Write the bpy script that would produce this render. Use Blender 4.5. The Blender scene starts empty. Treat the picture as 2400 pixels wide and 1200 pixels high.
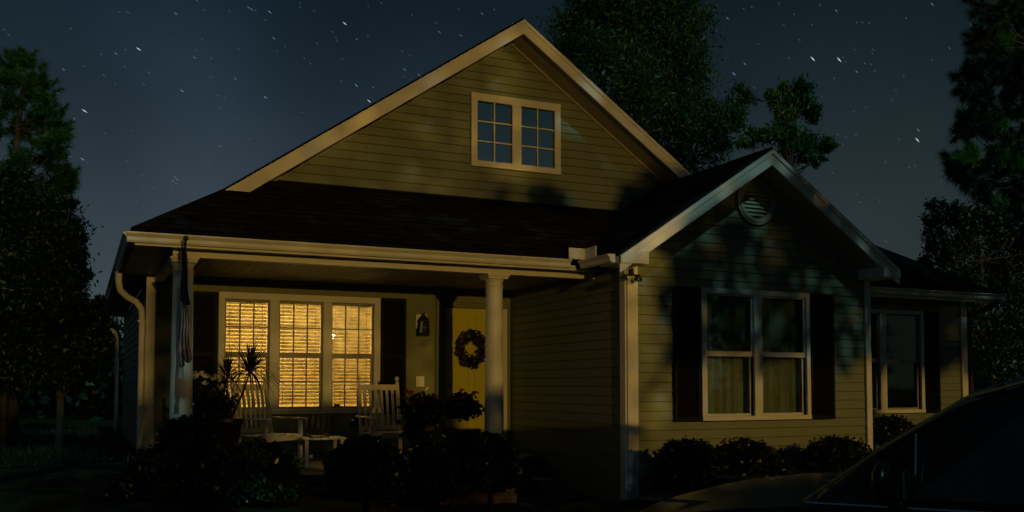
import bpy, math, random
import numpy as np
from mathutils import Vector, Matrix
R = math.radians
scene = bpy.context.scene
C = scene.collection

# ------------------------------------------------------------------ camera
CAM_Z = 1.45
F_PX, CX, CY = 2204.0, 1200.0, 800.0
PITCH, YAW = math.atan(105 / 2204), R(24.7)
cam_d = bpy.data.cameras.new("camera")
cam = bpy.data.objects.new("camera", cam_d)
C.objects.link(cam)
cam.location = (0, 0, CAM_Z)
cam.rotation_euler = (R(90) + PITCH, 0, -YAW)
cam_d.sensor_width = 36
cam_d.lens = F_PX / 2400 * 36
cam_d.shift_y = 200 / 2400
cam_d.clip_end = 2000
cam_d.clip_start = 0.05
scene.camera = cam

# ------------------------------------------------------------------ night sky
world = bpy.data.worlds.new("World")
scene.world = world
world.use_nodes = True
wn, wl = world.node_tree.nodes, world.node_tree.links
wn.clear()
wo = wn.new("ShaderNodeOutputWorld")
bg = wn.new("ShaderNodeBackground")
tc = wn.new("ShaderNodeTexCoord")
sep = wn.new("ShaderNodeSeparateXYZ")
ramp = wn.new("ShaderNodeValToRGB")
wl.new(tc.outputs["Generated"], sep.inputs[0])
wl.new(sep.outputs["Z"], ramp.inputs[0])
cr = ramp.color_ramp
cr.elements[0].position = 0.0
cr.elements[0].color = (0.060, 0.072, 0.066, 1)
cr.elements[1].position = 1.0
cr.elements[1].color = (0.006, 0.010, 0.016, 1)
for p_, c_ in ((0.08, (0.052, 0.066, 0.074)), (0.19, (0.031, 0.045, 0.057)), (0.29, (0.0150, 0.0275, 0.0385)), (0.37, (0.0080, 0.0175, 0.0260)), (0.55, (0.006, 0.012, 0.019))):
    e = cr.elements.new(p_); e.color = (*c_, 1)
# town glow: the sky on the right (towards +X) is greener, on the left bluer
side = wn.new("ShaderNodeMapRange")
side.inputs["From Min"].default_value = 0.1
side.inputs["From Max"].default_value = 0.85
wl.new(sep.outputs["X"], side.inputs["Value"])
tint = wn.new("ShaderNodeMix"); tint.data_type = 'RGBA'
tint.inputs[6].default_value = (1.04, 1.07, 1.12, 1)
tint.inputs[7].default_value = (0.66, 0.70, 0.58, 1)
wl.new(side.outputs[0], tint.inputs[0])
mul = wn.new("ShaderNodeMix"); mul.data_type = 'RGBA'; mul.blend_type = 'MULTIPLY'
mul.inputs[0].default_value = 1
wl.new(ramp.outputs[0], mul.inputs[6]); wl.new(tint.outputs[2], mul.inputs[7])
ns = wn.new("ShaderNodeTexNoise"); ns.inputs["Scale"].default_value = 3.2; ns.inputs["Detail"].default_value = 5
wl.new(tc.outputs["Generated"], ns.inputs["Vector"])
nr = wn.new("ShaderNodeMapRange")
nr.inputs["From Min"].default_value = 0.3; nr.inputs["From Max"].default_value = 0.7
nr.inputs["To Min"].default_value = 0.80; nr.inputs["To Max"].default_value = 1.22
wl.new(ns.outputs["Fac"], nr.inputs["Value"])
mul2 = wn.new("ShaderNodeVectorMath"); mul2.operation = 'SCALE'
wl.new(mul.outputs[2], mul2.inputs[0]); wl.new(nr.outputs[0], mul2.inputs["Scale"])
mw = wn.new("ShaderNodeVectorMath"); mw.operation = 'DOT_PRODUCT'
def _dir(x, y):
    a, b = (x - CX) / F_PX, -(y - CY) / F_PX
    fw, up = math.cos(PITCH) - b * math.sin(PITCH), math.sin(PITCH) + b * math.cos(PITCH)
    return Vector((fw * math.sin(YAW) + a * math.cos(YAW), fw * math.cos(YAW) - a * math.sin(YAW), up)).normalized()
mw.inputs[1].default_value = _dir(400, 0).cross(_dir(560, 520)).normalized()
wl.new(tc.outputs["Generated"], mw.inputs[0])
ab = wn.new("ShaderNodeMath"); ab.operation = 'ABSOLUTE'; wl.new(mw.outputs["Value"], ab.inputs[0])
mr = wn.new("ShaderNodeMapRange"); mr.interpolation_type = 'SMOOTHSTEP'
mr.inputs["From Min"].default_value = 0.0; mr.inputs["From Max"].default_value = 0.11
mr.inputs["To Min"].default_value = 0.42; mr.inputs["To Max"].default_value = 0.0
wl.new(ab.outputs[0], mr.inputs["Value"])
n3 = wn.new("ShaderNodeTexNoise"); n3.inputs["Scale"].default_value = 9; n3.inputs["Detail"].default_value = 6; n3.inputs["Roughness"].default_value = .6
wl.new(tc.outputs["Generated"], n3.inputs["Vector"])
mm = wn.new("ShaderNodeMath"); mm.operation = 'MULTIPLY'; wl.new(mr.outputs[0], mm.inputs[0]); wl.new(n3.outputs["Fac"], mm.inputs[1])
m1 = wn.new("ShaderNodeMath"); m1.operation = 'ADD'; m1.inputs[1].default_value = 1.0; wl.new(mm.outputs[0], m1.inputs[0])
mul3 = wn.new("ShaderNodeVectorMath"); mul3.operation = 'SCALE'
wl.new(mul2.outputs[0], mul3.inputs[0]); wl.new(m1.outputs[0], mul3.inputs["Scale"])
wl.new(mul3.outputs[0], bg.inputs["Color"])
bg.inputs["Strength"].default_value = 0.88
wl.new(bg.outputs[0], wo.inputs["Surface"])

# moonlight: high, behind the camera, greenish as the long exposure shows it
sun_d = bpy.data.lights.new("moonlight", 'SUN')
sun_d.energy = 0.50; sun_d.angle = R(0.5); sun_d.color = (0.58, 1.0, 0.90)
MOON_EL = R(40)
sun = bpy.data.objects.new("moonlight", sun_d); C.objects.link(sun)
sun.rotation_euler = (R(90) - MOON_EL, 0, 0)

scene.cycles.caustics_reflective = False
scene.view_settings.view_transform = 'Standard'
scene.view_settings.look = 'None'
scene.view_settings.exposure = 0
scene.view_settings.gamma = 1

# positions and strengths of the street light and the added wing lamp (lamps are built at the end)
AMBER_POS = (1.0, -19.0, 3.10); AMBER_W = 6900; AMBER_COL = (1.0, 0.585, 0.120)
AMBER2_POS = (16.0, -18.0, 8.0); AMBER2_W = 8600  # added high lamp that brightens the low part of the wing
ROOM_W = 66

# ------------------------------------------------------------------ pixel helpers (2400x1200 photograph)
def ray(x, y):
    a = (x - CX) / F_PX; b = -(y - CY) / F_PX
    fw = math.cos(PITCH) - b * math.sin(PITCH); up = math.sin(PITCH) + b * math.cos(PITCH)
    return Vector((fw * math.sin(YAW) + a * math.cos(YAW), fw * math.cos(YAW) - a * math.sin(YAW), up))
def at(x, y, Y):
    v = ray(x, y); v = v * (Y / v.y)
    return Vector((v.x, v.y, v.z + CAM_Z))

# ------------------------------------------------------------------ materials
MATS = {}
def mat(name, col, rough=0.7, var=0.12, scale=6.0, bump=0.0, bscale=60.0, metal=0.0, spec=0.4, coat=0.0):
    m = bpy.data.materials.new(name); m.use_nodes = True
    n, l = m.node_tree.nodes, m.node_tree.links
    b = n["Principled BSDF"]
    b.inputs["Roughness"].default_value = rough
    b.inputs["Metallic"].default_value = metal
    b.inputs["Specular IOR Level"].default_value = spec
    b.inputs["Coat Weight"].default_value = coat
    t = n.new("ShaderNodeTexCoord")
    no = n.new("ShaderNodeTexNoise"); no.inputs["Scale"].default_value = scale; no.inputs["Detail"].default_value = 6
    no.inputs["Roughness"].default_value = 0.65
    l.new(t.outputs["Object"], no.inputs["Vector"])
    r = n.new("ShaderNodeValToRGB")
    r.color_ramp.elements[0].position = 0.25; r.color_ramp.elements[1].position = 0.75
    r.color_ramp.elements[0].color = (*[c * (1 - var) for c in col], 1)
    r.color_ramp.elements[1].color = (*[min(1, c * (1 + var)) for c in col], 1)
    l.new(no.outputs["Fac"], r.inputs[0]); l.new(r.outputs[0], b.inputs["Base Color"])
    if bump:
        n2 = n.new("ShaderNodeTexNoise"); n2.inputs["Scale"].default_value = bscale; n2.inputs["Detail"].default_value = 4
        l.new(t.outputs["Object"], n2.inputs["Vector"])
        bp = n.new("ShaderNodeBump"); bp.inputs["Strength"].default_value = bump; bp.inputs["Distance"].default_value = 0.01
        l.new(n2.outputs["Fac"], bp.inputs["Height"]); l.new(bp.outputs[0], b.inputs["Normal"])
    MATS[name] = m
    return m
def brick_mat(name, c1, c2, mortar, swap, bw=0.21, bh=0.076):
    m = bpy.data.materials.new(name); m.use_nodes = True
    n, l = m.node_tree.nodes, m.node_tree.links
    b = n["Principled BSDF"]; b.inputs["Roughness"].default_value = 0.85
    t = n.new("ShaderNodeTexCoord"); s = n.new("ShaderNodeSeparateXYZ"); c = n.new("ShaderNodeCombineXYZ")
    l.new(t.outputs["Object"], s.inputs[0])
    if swap:
        l.new(s.outputs["Y"], c.inputs["X"])
    else:
        l.new(s.outputs["X"], c.inputs["X"])
    l.new(s.outputs["Z"], c.inputs["Y"])
    k = n.new("ShaderNodeTexBrick")
    k.inputs["Scale"].default_value = 1; k.inputs["Brick Width"].default_value = bw; k.inputs["Row Height"].default_value = bh
    k.inputs["Mortar Size"].default_value = 0.006
    k.inputs["Color1"].default_value = (*c1, 1); k.inputs["Color2"].default_value = (*c2, 1); k.inputs["Mortar"].default_value = (*mortar, 1)
    l.new(c.outputs[0], k.inputs["Vector"]); l.new(k.outputs["Color"], b.inputs["Base Color"])
    bp = n.new("ShaderNodeBump"); bp.inputs["Strength"].default_value = 0.6; bp.inputs["Distance"].default_value = 0.008; bp.invert = True
    l.new(k.outputs["Fac"], bp.inputs["Height"]); l.new(bp.outputs[0], b.inputs["Normal"])
    return m
def glass_mat(name, gloss=0.12, tint=(0.85, 0.9, 0.9)):
    m = bpy.data.materials.new(name); m.use_nodes = True
    n, l = m.node_tree.nodes, m.node_tree.links
    n.clear()
    o = n.new("ShaderNodeOutputMaterial"); mx = n.new("ShaderNodeMixShader")
    tr = n.new("ShaderNodeBsdfTransparent"); gl = n.new("ShaderNodeBsdfGlossy")
    tr.inputs[0].default_value = (*tint, 1); gl.inputs["Roughness"].default_value = 0.03; gl.inputs[0].default_value = (.88, 1.0, .84, 1)
    fr = n.new("ShaderNodeFresnel"); fr.inputs[0].default_value = 1.5
    ad = n.new("ShaderNodeMath"); ad.operation = 'ADD'; ad.inputs[1].default_value = gloss; ad.use_clamp = True
    l.new(fr.outputs[0], ad.inputs[0]); l.new(ad.outputs[0], mx.inputs[0])
    l.new(tr.outputs[0], mx.inputs[1]); l.new(gl.outputs[0], mx.inputs[2]); l.new(mx.outputs[0], o.inputs[0])
    return m
def thin_mat(name, col, trans, rough=0.5):
    m = bpy.data.materials.new(name); m.use_nodes = True
    n, l = m.node_tree.nodes, m.node_tree.links
    o = n["Material Output"]; b = n["Principled BSDF"]
    b.inputs["Roughness"].default_value = rough
    t = n.new("ShaderNodeTexCoord"); no = n.new("ShaderNodeTexNoise"); no.inputs["Scale"].default_value = 9
    l.new(t.outputs["Object"], no.inputs[0])
    r = n.new("ShaderNodeValToRGB")
    r.color_ramp.elements[0].position = 0.3; r.color_ramp.elements[1].position = 0.7
    r.color_ramp.elements[0].color = (*[c * 0.6 for c in col], 1); r.color_ramp.elements[1].color = (*[min(1, c * 1.35) for c in col], 1)
    l.new(no.outputs["Fac"], r.inputs[0]); l.new(r.outputs[0], b.inputs["Base Color"])
    tl = n.new("ShaderNodeBsdfTranslucent"); l.new(r.outputs[0], tl.inputs[0])
    mx = n.new("ShaderNodeMixShader"); mx.inputs[0].default_value = trans
    l.new(b.outputs[0], mx.inputs[1]); l.new(tl.outputs[0], mx.inputs[2]); l.new(mx.outputs[0], o.inputs[0])
    return m
def emit_mat(name, col, s):
    m = bpy.data.materials.new(name); m.use_nodes = True
    b = m.node_tree.nodes["Principled BSDF"]
    b.inputs["Base Color"].default_value = (*col, 1)
    b.inputs["Emission Color"].default_value = (*col, 1); b.inputs["Emission Strength"].default_value = s
    return m
TRIM = mat("white_trim_paint", (0.70, 0.70, 0.66), 0.5, 0.06, 4, 0.05)
LAP_SHADE_JOINT = mat("lap_shade_and_joint", (0.075, 0.082, 0.055), 0.8, 0.3, 14)  # dark tone paints in the shade under each lap; also colours board joints
SIDING = mat("olive_siding_paint", (0.185, 0.215, 0.150), 0.6, 0.10, 2.5, 0.12, 90)
VENTP = mat("vent_paint", (0.42, 0.43, 0.34), 0.55, 0.06, 8)
STUCCO = mat("olive_porch_wall_paint", (0.19, 0.205, 0.11), 0.7, 0.08, 3, 0.1)
SHINGLE = mat("dark_shingles", (0.017, 0.016, 0.020), 0.95, 0.5, 30, 0.6, 40, spec=0.1)
SHINGLE_Y = brick_mat("shingles_facing_front", (0.010, 0.010, 0.015), (0.020, 0.020, 0.027), (0.002, 0.002, 0.003), False, .30, .078)
SHINGLE_X = brick_mat("shingles_facing_side", (0.010, 0.010, 0.015), (0.020, 0.020, 0.027), (0.002, 0.002, 0.003), True, .30, .078)
for m_ in (SHINGLE_X, SHINGLE_Y):
    m_.node_tree.nodes["Principled BSDF"].inputs["Specular IOR Level"].default_value = 0.05
    m_.node_tree.nodes["Principled BSDF"].inputs["Roughness"].default_value = 1.0
SHUTTER = mat("black_shutter_paint", (0.0035, 0.0035, 0.006), 0.6, 0.2, 8, spec=.15)
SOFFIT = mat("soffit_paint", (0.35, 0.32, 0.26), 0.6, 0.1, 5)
BRICK_X = brick_mat("dark_red_brick_side", (0.30, 0.165, 0.11), (0.19, 0.11, 0.08), (0.30, 0.25, 0.20), True)
BRICK_Y = brick_mat("dark_red_brick_front", (0.15, 0.06, 0.035), (0.09, 0.04, 0.028), (0.17, 0.14, 0.11), False)
DOORP = mat("yellow_door_paint", (0.62, 0.56, 0.05), 0.35, 0.06, 5)
CONC = mat("concrete", (0.16, 0.15, 0.13), 0.9, 0.25, 3, 0.3)
CHAIRP = mat("white_chair_paint", (0.68, 0.63, 0.47), 0.5, 0.1, 8)
BLACKM = mat("black_metal", (0.02, 0.02, 0.02), 0.4, 0.2, 20)
BRASS = mat("brass", (0.35, 0.22, 0.08), 0.3, 0.1, 20, metal=0.8)
CHROME = mat("chrome", (0.6, 0.6, 0.58), 0.12, 0.05, 20, metal=1.0)
GLASS = glass_mat("window_glass", 0.06)
GLASSD = glass_mat("dark_glass", 0.75, (0.25, 0.28, 0.28))
SLAT = thin_mat("blind_slat", (0.62, 0.54, 0.40), 0.30)
CURTAIN = mat("curtain_cloth", (0.42, 0.42, 0.30), 0.9, 0.15, 8)
ROOMW = mat("cream_room_wall", (0.70, 0.58, 0.38), 0.8, 0.05, 3)
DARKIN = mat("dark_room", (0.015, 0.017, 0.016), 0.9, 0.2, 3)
LEAF = thin_mat("tree_leaf", (0.022, 0.085, 0.020), 0.35, 0.45)
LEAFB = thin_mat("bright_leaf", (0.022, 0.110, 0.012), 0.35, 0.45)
LEAFD = thin_mat("dark_leaf", (0.004, 0.026, 0.009), 0.2, 0.45)
SHRUBL = thin_mat("shrub_leaf", (0.009, 0.017, 0.009), 0.15, 0.35)
NEEDLE = thin_mat("pine_needle", (0.020, 0.120, 0.010), 0.3, 0.5)
NEEDLED = thin_mat("dark_pine_needle", (0.010, 0.040, 0.014), 0.2, 0.5)
LITNEEDLE = thin_mat("lit_pine_needle", (0.05, 0.22, 0.04), 0.3, 0.4)
BARK = mat("bark", (0.055, 0.047, 0.036), 0.95, 0.4, 12, 0.8, 25)
BARKD = mat("dark_bark", (0.05, 0.04, 0.032), 0.95, 0.4, 12, 0.8, 25)
GRASS = mat("lawn", (0.014, 0.024, 0.012), 0.95, 0.5, 1.5, 0.8, 40, spec=0.1)
BLADE = thin_mat("grass_blade", (0.035, 0.075, 0.035), 0.3, 0.6)
CARP = mat("black_car_paint", (0.003, 0.003, 0.005), 0.28, 0.1, 30, spec=.18)
RUBBER = mat("rubber", (0.015, 0.015, 0.015), 0.85, 0.2, 30)
POTM = mat("dark_glazed_pot", (0.008, 0.008, 0.008), 0.4, 0.3, 10)
REDP = thin_mat("red_petal", (.50, .02, .035), 0.3)
WHITEP = thin_mat("white_petal", (0.60, 0.58, 0.45), 0.3)
WOODF = mat("weathered_screen_board", (0.15, 0.12, 0.09), 0.9, 0.3, 6, 0.4)
ROAD = mat("asphalt", (0.035, 0.035, 0.035), 0.95, 0.3, 20, 0.5, 120)

# ------------------------------------------------------------------ mesh builder
class MB:
    def __init__(s): s.v = []; s.f = []; s.mi = []; s.cur = 0; s.smooth = False
    def add(s, vs, fs):
        o = len(s.v); s.v += [tuple(v) for v in vs]
        for f in fs: s.f.append(tuple(i + o for i in f)); s.mi.append(s.cur)
    def box(s, x0, x1, y0, y1, z0, z1, M=None):
        vs = [Vector((x, y, z)) for z in (z0, z1) for y in (y0, y1) for x in (x0, x1)]
        if M: vs = [M @ v for v in vs]
        s.add(vs, [(0, 2, 3, 1), (4, 5, 7, 6), (0, 1, 5, 4), (2, 6, 7, 3), (0, 4, 6, 2), (1, 3, 7, 5)])
        return s
    def prism(s, poly, d):            # poly: list of 3-D points, d: extrusion vector
        n = len(poly); d = Vector(d); p = [Vector(q) for q in poly]
        s.add(p + [q + d for q in p], [tuple(range(n)), tuple(range(2 * n - 1, n - 1, -1))] + [(i, i + n, (i + 1) % n + n, (i + 1) % n) for i in range(n)])
        return s
    def tube(s, pts, rs, seg=10, cap=True):
        pts = [Vector(p) for p in pts]
        if not hasattr(rs, '__len__'): rs = [rs] * len(pts)
        rings = []; up0 = None
        o = len(s.v)
        for i, p in enumerate(pts):
            a = pts[min(i + 1, len(pts) - 1)] - pts[max(i - 1, 0)]
            a.normalize()
            u = a.orthogonal().normalized() if up0 is None else (up0 - a * up0.dot(a)).normalized()
            up0 = u; w = a.cross(u)
            for k in range(seg):
                t = 2 * math.pi * k / seg
                s.v.append(tuple(p + (u * math.cos(t) + w * math.sin(t)) * rs[i]))
        for i in range(len(pts) - 1):
            for k in range(seg):
                a = o + i * seg + k; b = o + i * seg + (k + 1) % seg
                s.f.append((a, b, b + seg, a + seg)); s.mi.append(s.cur)
        if cap:
            s.f.append(tuple(o + k for k in range(seg))[::-1]); s.mi.append(s.cur)
            e = o + (len(pts) - 1) * seg
            s.f.append(tuple(e + k for k in range(seg))); s.mi.append(s.cur)
        return s
    def lathe(s, x, y, prof, seg=24):  # prof: (r, z)
        o = len(s.v)
        for r, z in prof:
            for k in range(seg):
                t = 2 * math.pi * k / seg
                s.v.append((x + r * math.cos(t), y + r * math.sin(t), z))
        for i in range(len(prof) - 1):
            for k in range(seg):
                a = o + i * seg + k; b = o + i * seg + (k + 1) % seg
                s.f.append((a, b, b + seg, a + seg)); s.mi.append(s.cur)
        s.f.append(tuple(o + k for k in range(seg))[::-1]); s.mi.append(s.cur)
        e = o + (len(prof) - 1) * seg
        s.f.append(tuple(e + k for k in range(seg))); s.mi.append(s.cur)
        return s
    def ball(s, c, r, seg=12, sz=1.0):
        pr = [(max(1e-4, r * math.sin(math.pi * i / 8)), c[2] - r * sz * math.cos(math.pi * i / 8)) for i in range(9)]
        return s.lathe(c[0], c[1], pr, seg)
    def build(s, name, mats, parent=None, smooth=False, bevel=0.0, origin=None):
        me = bpy.data.meshes.new(name)
        vs = s.v
        if origin is not None: vs = [(a - origin[0], b - origin[1], c - origin[2]) for a, b, c in vs]
        me.from_pydata(vs, [], s.f); me.validate()
        if not isinstance(mats, (list, tuple)): mats = [mats]
        for m in mats: me.materials.append(m)
        if len(mats) > 1: me.polygons.foreach_set("material_index", s.mi[:len(me.polygons)])
        if smooth:
            me.polygons.foreach_set("use_smooth", [True] * len(me.polygons))
            me.set_sharp_from_angle(angle=R(40))
        o = bpy.data.objects.new(name, me); C.objects.link(o)
        if origin is not None: o.location = origin
        if parent is not None:
            o.parent = parent
            pl = world_loc(parent)
            o.location = Vector(o.location) - pl
        if bevel:
            b = o.modifiers.new("bevel", 'BEVEL'); b.width = bevel; b.segments = 2; b.limit_method = 'ANGLE'
        return o
def world_loc(o):
    v = Vector((0, 0, 0))
    while o is not None: v += Vector(o.location); o = o.parent
    return v
def tag(o, label, cat, group=None):
    o["label"] = label; o["category"] = cat
    if group: o["group"] = group
    return o
def thing(name, label, cat, loc=(0, 0, 0), group=None):
    o = bpy.data.objects.new(name, None); C.objects.link(o); o.location = loc
    o.empty_display_size = 0.2
    return tag(o, label, cat, group)
def struct(o): o["kind"] = "structure"; return o
def copy_tree(o, parent=None):
    c = o.copy(); C.objects.link(c); c.parent = parent
    for ch in list(o.children): copy_tree(ch, c)
    return c

def np_mesh(name, V, F, m, parent=None, nper=4):
    me = bpy.data.meshes.new(name)
    me.vertices.add(len(V)); me.vertices.foreach_set("co", V.astype(np.float32).ravel())
    me.loops.add(F.size); me.loops.foreach_set("vertex_index", F.astype(np.int32).ravel())
    me.polygons.add(len(F))
    me.polygons.foreach_set("loop_start", np.arange(0, F.size, nper, dtype=np.int32))
    me.polygons.foreach_set("loop_total", np.full(len(F), nper, dtype=np.int32))
    me.update(calc_edges=True); me.validate()
    me.materials.append(m)
    o = bpy.data.objects.new(name, me); C.objects.link(o)
    if parent is not None: o.parent = parent; o.location = -world_loc(parent)
    return o
def leaves(name, P, size, aspect, m, rng, parent=None, droop=0.0):
    n = len(P)
    d = rng.normal(size=(n, 3)); d[:, 2] -= droop; d /= np.linalg.norm(d, axis=1)[:, None]
    e = rng.normal(size=(n, 3)); s = np.cross(d, e); s /= np.linalg.norm(s, axis=1)[:, None]
    nrm = np.cross(d, s)
    L = size * rng.uniform(0.6, 1.4, n)[:, None]; W = L * aspect
    V = np.stack([P - d * L * .5, P + s * W * .5 + nrm * W * .12, P + d * L * .5, P - s * W * .5 + nrm * W * .12], 1).reshape(-1, 3)
    F = np.arange(4 * n).reshape(-1, 4)
    return np_mesh(name, V, F, m, parent)
def clump_points(cl, rng, shell=0.55):
    # cl: (centre, radius xyz, n); points biased to the outside, broken by sub-clumps
    out = []
    for c, r, n in cl:
        k = max(6, int(n / 90))
        d = rng.normal(size=(k, 3)); d /= np.linalg.norm(d, axis=1)[:, None]
        rad = rng.uniform(shell, 1.0, k)[:, None]
        sc = np.array(c) + d * rad * np.array(r)
        idx = rng.integers(0, k, n)
        sr = np.array(r) * 0.24
        out.append(sc[idx] + rng.normal(size=(n, 3)) * sr * rng.uniform(.5, 1.1, (n, 1)))
    return np.concatenate(out)

# ================================================================== GROUND
def gz(x, y):                                  # lawn height: bank rises at the left behind the porch corner
    t = min(1, max(0, (4.5 - x) / 4.0)); t = t * t * (3 - 2 * t)
    u = min(1, max(0, (y - 5.0) / 5.0)); u = u * u * (3 - 2 * u)
    return 0.46 * t * u
gm = MB()
xs = [-400, -120, -60, -30] + [-16 + i for i in range(44)] + [40, 70, 130, 400]
ys = [-400, -100, -40] + [-20 + i for i in range(50)] + [45, 80, 150, 400]
gm.v = [(x, y, gz(x, y)) for y in ys for x in xs]
nx = len(xs)
gm.f = [(j * nx + i, j * nx + i + 1, (j + 1) * nx + i + 1, (j + 1) * nx + i) for j in range(len(ys) - 1) for i in range(nx - 1)]
gm.mi = [0] * len(gm.f)
struct(gm.build("ground", GRASS, smooth=True))
dw = MB(); dw.prism([(2.6, -12, .004), (8.5, -12, .004), (8.5, 8.2, .004), (5.2, 8.2, .004), (3.2, 4.5, .004)], (0, 0, .02))
struct(dw.build("driveway", CONC))
rd = MB(); rd.box(-200, 200, -18.5, -12, .005, .03)
struct(rd.build("road", ROAD))

# ================================================================== HOUSE
H = thing("house", "single storey gabled house with olive siding, white trim and lit porch windows", "house", (6.2, 13.5, 0))
FL = 0.45
S = 0.66
EZ = 3.03
def part(mb, name, m, parent=H, **k): return mb.build(name, m, parent, **k)

def siding(mb, z0, z1, ext, Y, holes=(), expo=0.121, out=0.013, xdir=False):
    """lap siding facing -Y at plane Y; ext(z)->(xl,xr)"""
    k = 0; z = z0
    while z < z1 - 1e-4:
        zt = min(z + expo, z1)
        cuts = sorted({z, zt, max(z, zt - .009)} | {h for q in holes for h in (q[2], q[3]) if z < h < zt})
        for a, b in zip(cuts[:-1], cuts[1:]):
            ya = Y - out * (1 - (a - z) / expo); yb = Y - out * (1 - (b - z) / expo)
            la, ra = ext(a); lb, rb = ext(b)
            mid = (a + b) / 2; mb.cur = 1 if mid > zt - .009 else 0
            hs = sorted((q[0], q[1]) for q in holes if q[2] < mid < q[3])
            segs = []; cur = None
            xsl = [(la, lb)] + [(h, h) for pair in hs for h in pair] + [(ra, rb)]
            for i in range(0, len(xsl), 2): segs.append((xsl[i], xsl[i + 1]))
            for (p, q), (r_, s_) in segs:
                if r_ - p < 1e-3 and s_ - q < 1e-3: continue
                mb.add([(p, ya, a), (r_, ya, a), (s_, yb, b), (q, yb, b)], [(0, 1, 2, 3)])
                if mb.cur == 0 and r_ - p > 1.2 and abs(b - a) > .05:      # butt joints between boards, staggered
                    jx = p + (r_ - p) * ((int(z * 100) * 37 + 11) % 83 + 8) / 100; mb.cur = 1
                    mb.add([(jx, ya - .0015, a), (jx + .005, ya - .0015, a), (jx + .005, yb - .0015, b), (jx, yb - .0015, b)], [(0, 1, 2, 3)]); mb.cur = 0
                if a == z: mb.add([(p, Y, a), (r_, Y, a), (r_, ya, a), (p, ya, a)], [(0, 1, 2, 3)])
        z = zt
    mb.cur = 0
def wallpanel(mb, x0, x1, z0, z1, Y0, Y1, holes=()):
    xsx = sorted({x0, x1} | {h for q in holes for h in q[:2]}); zsz = sorted({z0, z1} | {h for q in holes for h in q[2:]})
    for a, b in zip(xsx[:-1], xsx[1:]):
        for c, d in zip(zsz[:-1], zsz[1:]):
            mx, mz = (a + b) / 2, (c + d) / 2
            if any(q[0] < mx < q[1] and q[2] < mz < q[3] for q in holes): continue
            mb.box(a, b, Y0, Y1, c, d)

# --- porch back wall with three window openings and the door opening
PW = [(1.817, 2.43), (2.561, 3.191), (3.317, 3.951)]
PZ = (1.127, 2.66)
DOOR = (5.00, 6.02, FL + .02, 2.70)
m = MB(); wallpanel(m, .88, 6.18, FL - .3, 3.0, 13.5, 13.62, [(a, b, PZ[0], PZ[1]) for a, b in PW] + [DOOR])
part(m, "porch_wall", STUCCO)
# --- left side wall and back (brick)
def siding_left(z0, z1, y0, y1, X):
    b = MB(); siding(b, z0, z1, lambda z: (y0, y1), X)
    b.v = [(y, x, z) for x, y, z in b.v]
    return b
m = siding_left(.2, 2.95, 13.62, 22.0, .86); m.box(.93, 14.0, 21.9, 22.0, .2, 2.95); m.box(.86, .93, 13.62, 21.9, .2, 2.95)
part(m, "side_wall", [SIDING, LAP_SHADE_JOINT])
# --- corner boards
m = MB()
m.box(.795, .915, 13.44, 13.498, .35, 2.94); m.box(.795, .828, 13.498, 13.62, .35, 2.94)
part(m, "corner_board", TRIM)
m = MB(); m.box(6.155, 6.305, 9.955, 9.985, .05, 2.95); m.box(6.135, 6.178, 9.987, 10.11, .05, 2.95)
part(m, "corner_board", TRIM)
m = MB(); m.box(10.08, 10.175, 9.955, 9.985, .05, 2.95); m.box(10.162, 10.19, 9.987, 10.11, .05, 2.95)
part(m, "corner_board", TRIM)
m = MB(); m.box(13.91, 14.05, 11.555, 11.585, .05, 2.95)
part(m, "corner_board", TRIM)
# --- wing left wall, wing right wall
m = siding_left(0, 2.98, 10.115, 13.50, 6.195); m.box(6.195, 6.30, 10.05, 13.62, 0, 2.98)
part(m, "wing_side_wall", [SIDING, LAP_SHADE_JOINT])
m = MB(); m.box(10.05, 10.16, 10.05, 11.62, 0, 2.98); m.box(13.9, 14.0, 11.7, 21.9, 0, 2.95)
part(m, "side_wall", SIDING)
# --- wing front siding with window opening
WW = (7.262, 9.058, 1.003, 2.722)
WO = [(7.345, 8.105), (8.235, 8.995)]; WZ = (1.06, 2.655)
RX, RZ = 8.10, EZ + S * 2.30
def wing_ext(z):
    if z < 2.93: return (6.30, 10.08)
    t = (z - EZ + .20) / S
    return (max(6.18, 5.80 + t), min(10.16, 10.40 - t))
m = MB(); siding(m, 0.05, RZ - .2, wing_ext, 10.0, [(a, b, WZ[0], WZ[1]) for a, b in WO])
part(m, "wing_wall", [SIDING, LAP_SHADE_JOINT])
m = MB(); wallpanel(m, 10.16, 14.0, 0, 2.93, 11.62, 11.66, [(11.2, 12.0, 1.06, 2.655), (12.14, 12.93, 1.06, 2.655)])
siding(m, 0.05, 2.93, lambda z: (10.16, 13.95), 11.6, [(11.2, 12.0, 1.06, 2.655), (12.14, 12.93, 1.06, 2.655)])
part(m, "recessed_wall", [SIDING, LAP_SHADE_JOINT])
# --- main gable wall
SM = 0.69                                   # pitch of the main roof
AX, AZ = 5.60, 6.65
PZ0, SP = 3.075, .59                        # porch roof
GW = (4.978, 6.407, 4.567, 5.624)
GO = [(5.075, 5.62), (5.765, 6.31)]; GZ = (4.655, 5.515)
def gab_ext(z):
    t = (AZ - .16 - z) / SM
    return (max(.9, AX - t), min(10.0, AX + t))
m = MB(); siding(m, 3.4, AZ - .17, gab_ext, 12.25, [(a, b, GZ[0], GZ[1]) for a, b in GO])
part(m, "gable_wall", [SIDING, LAP_SHADE_JOINT])

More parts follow.
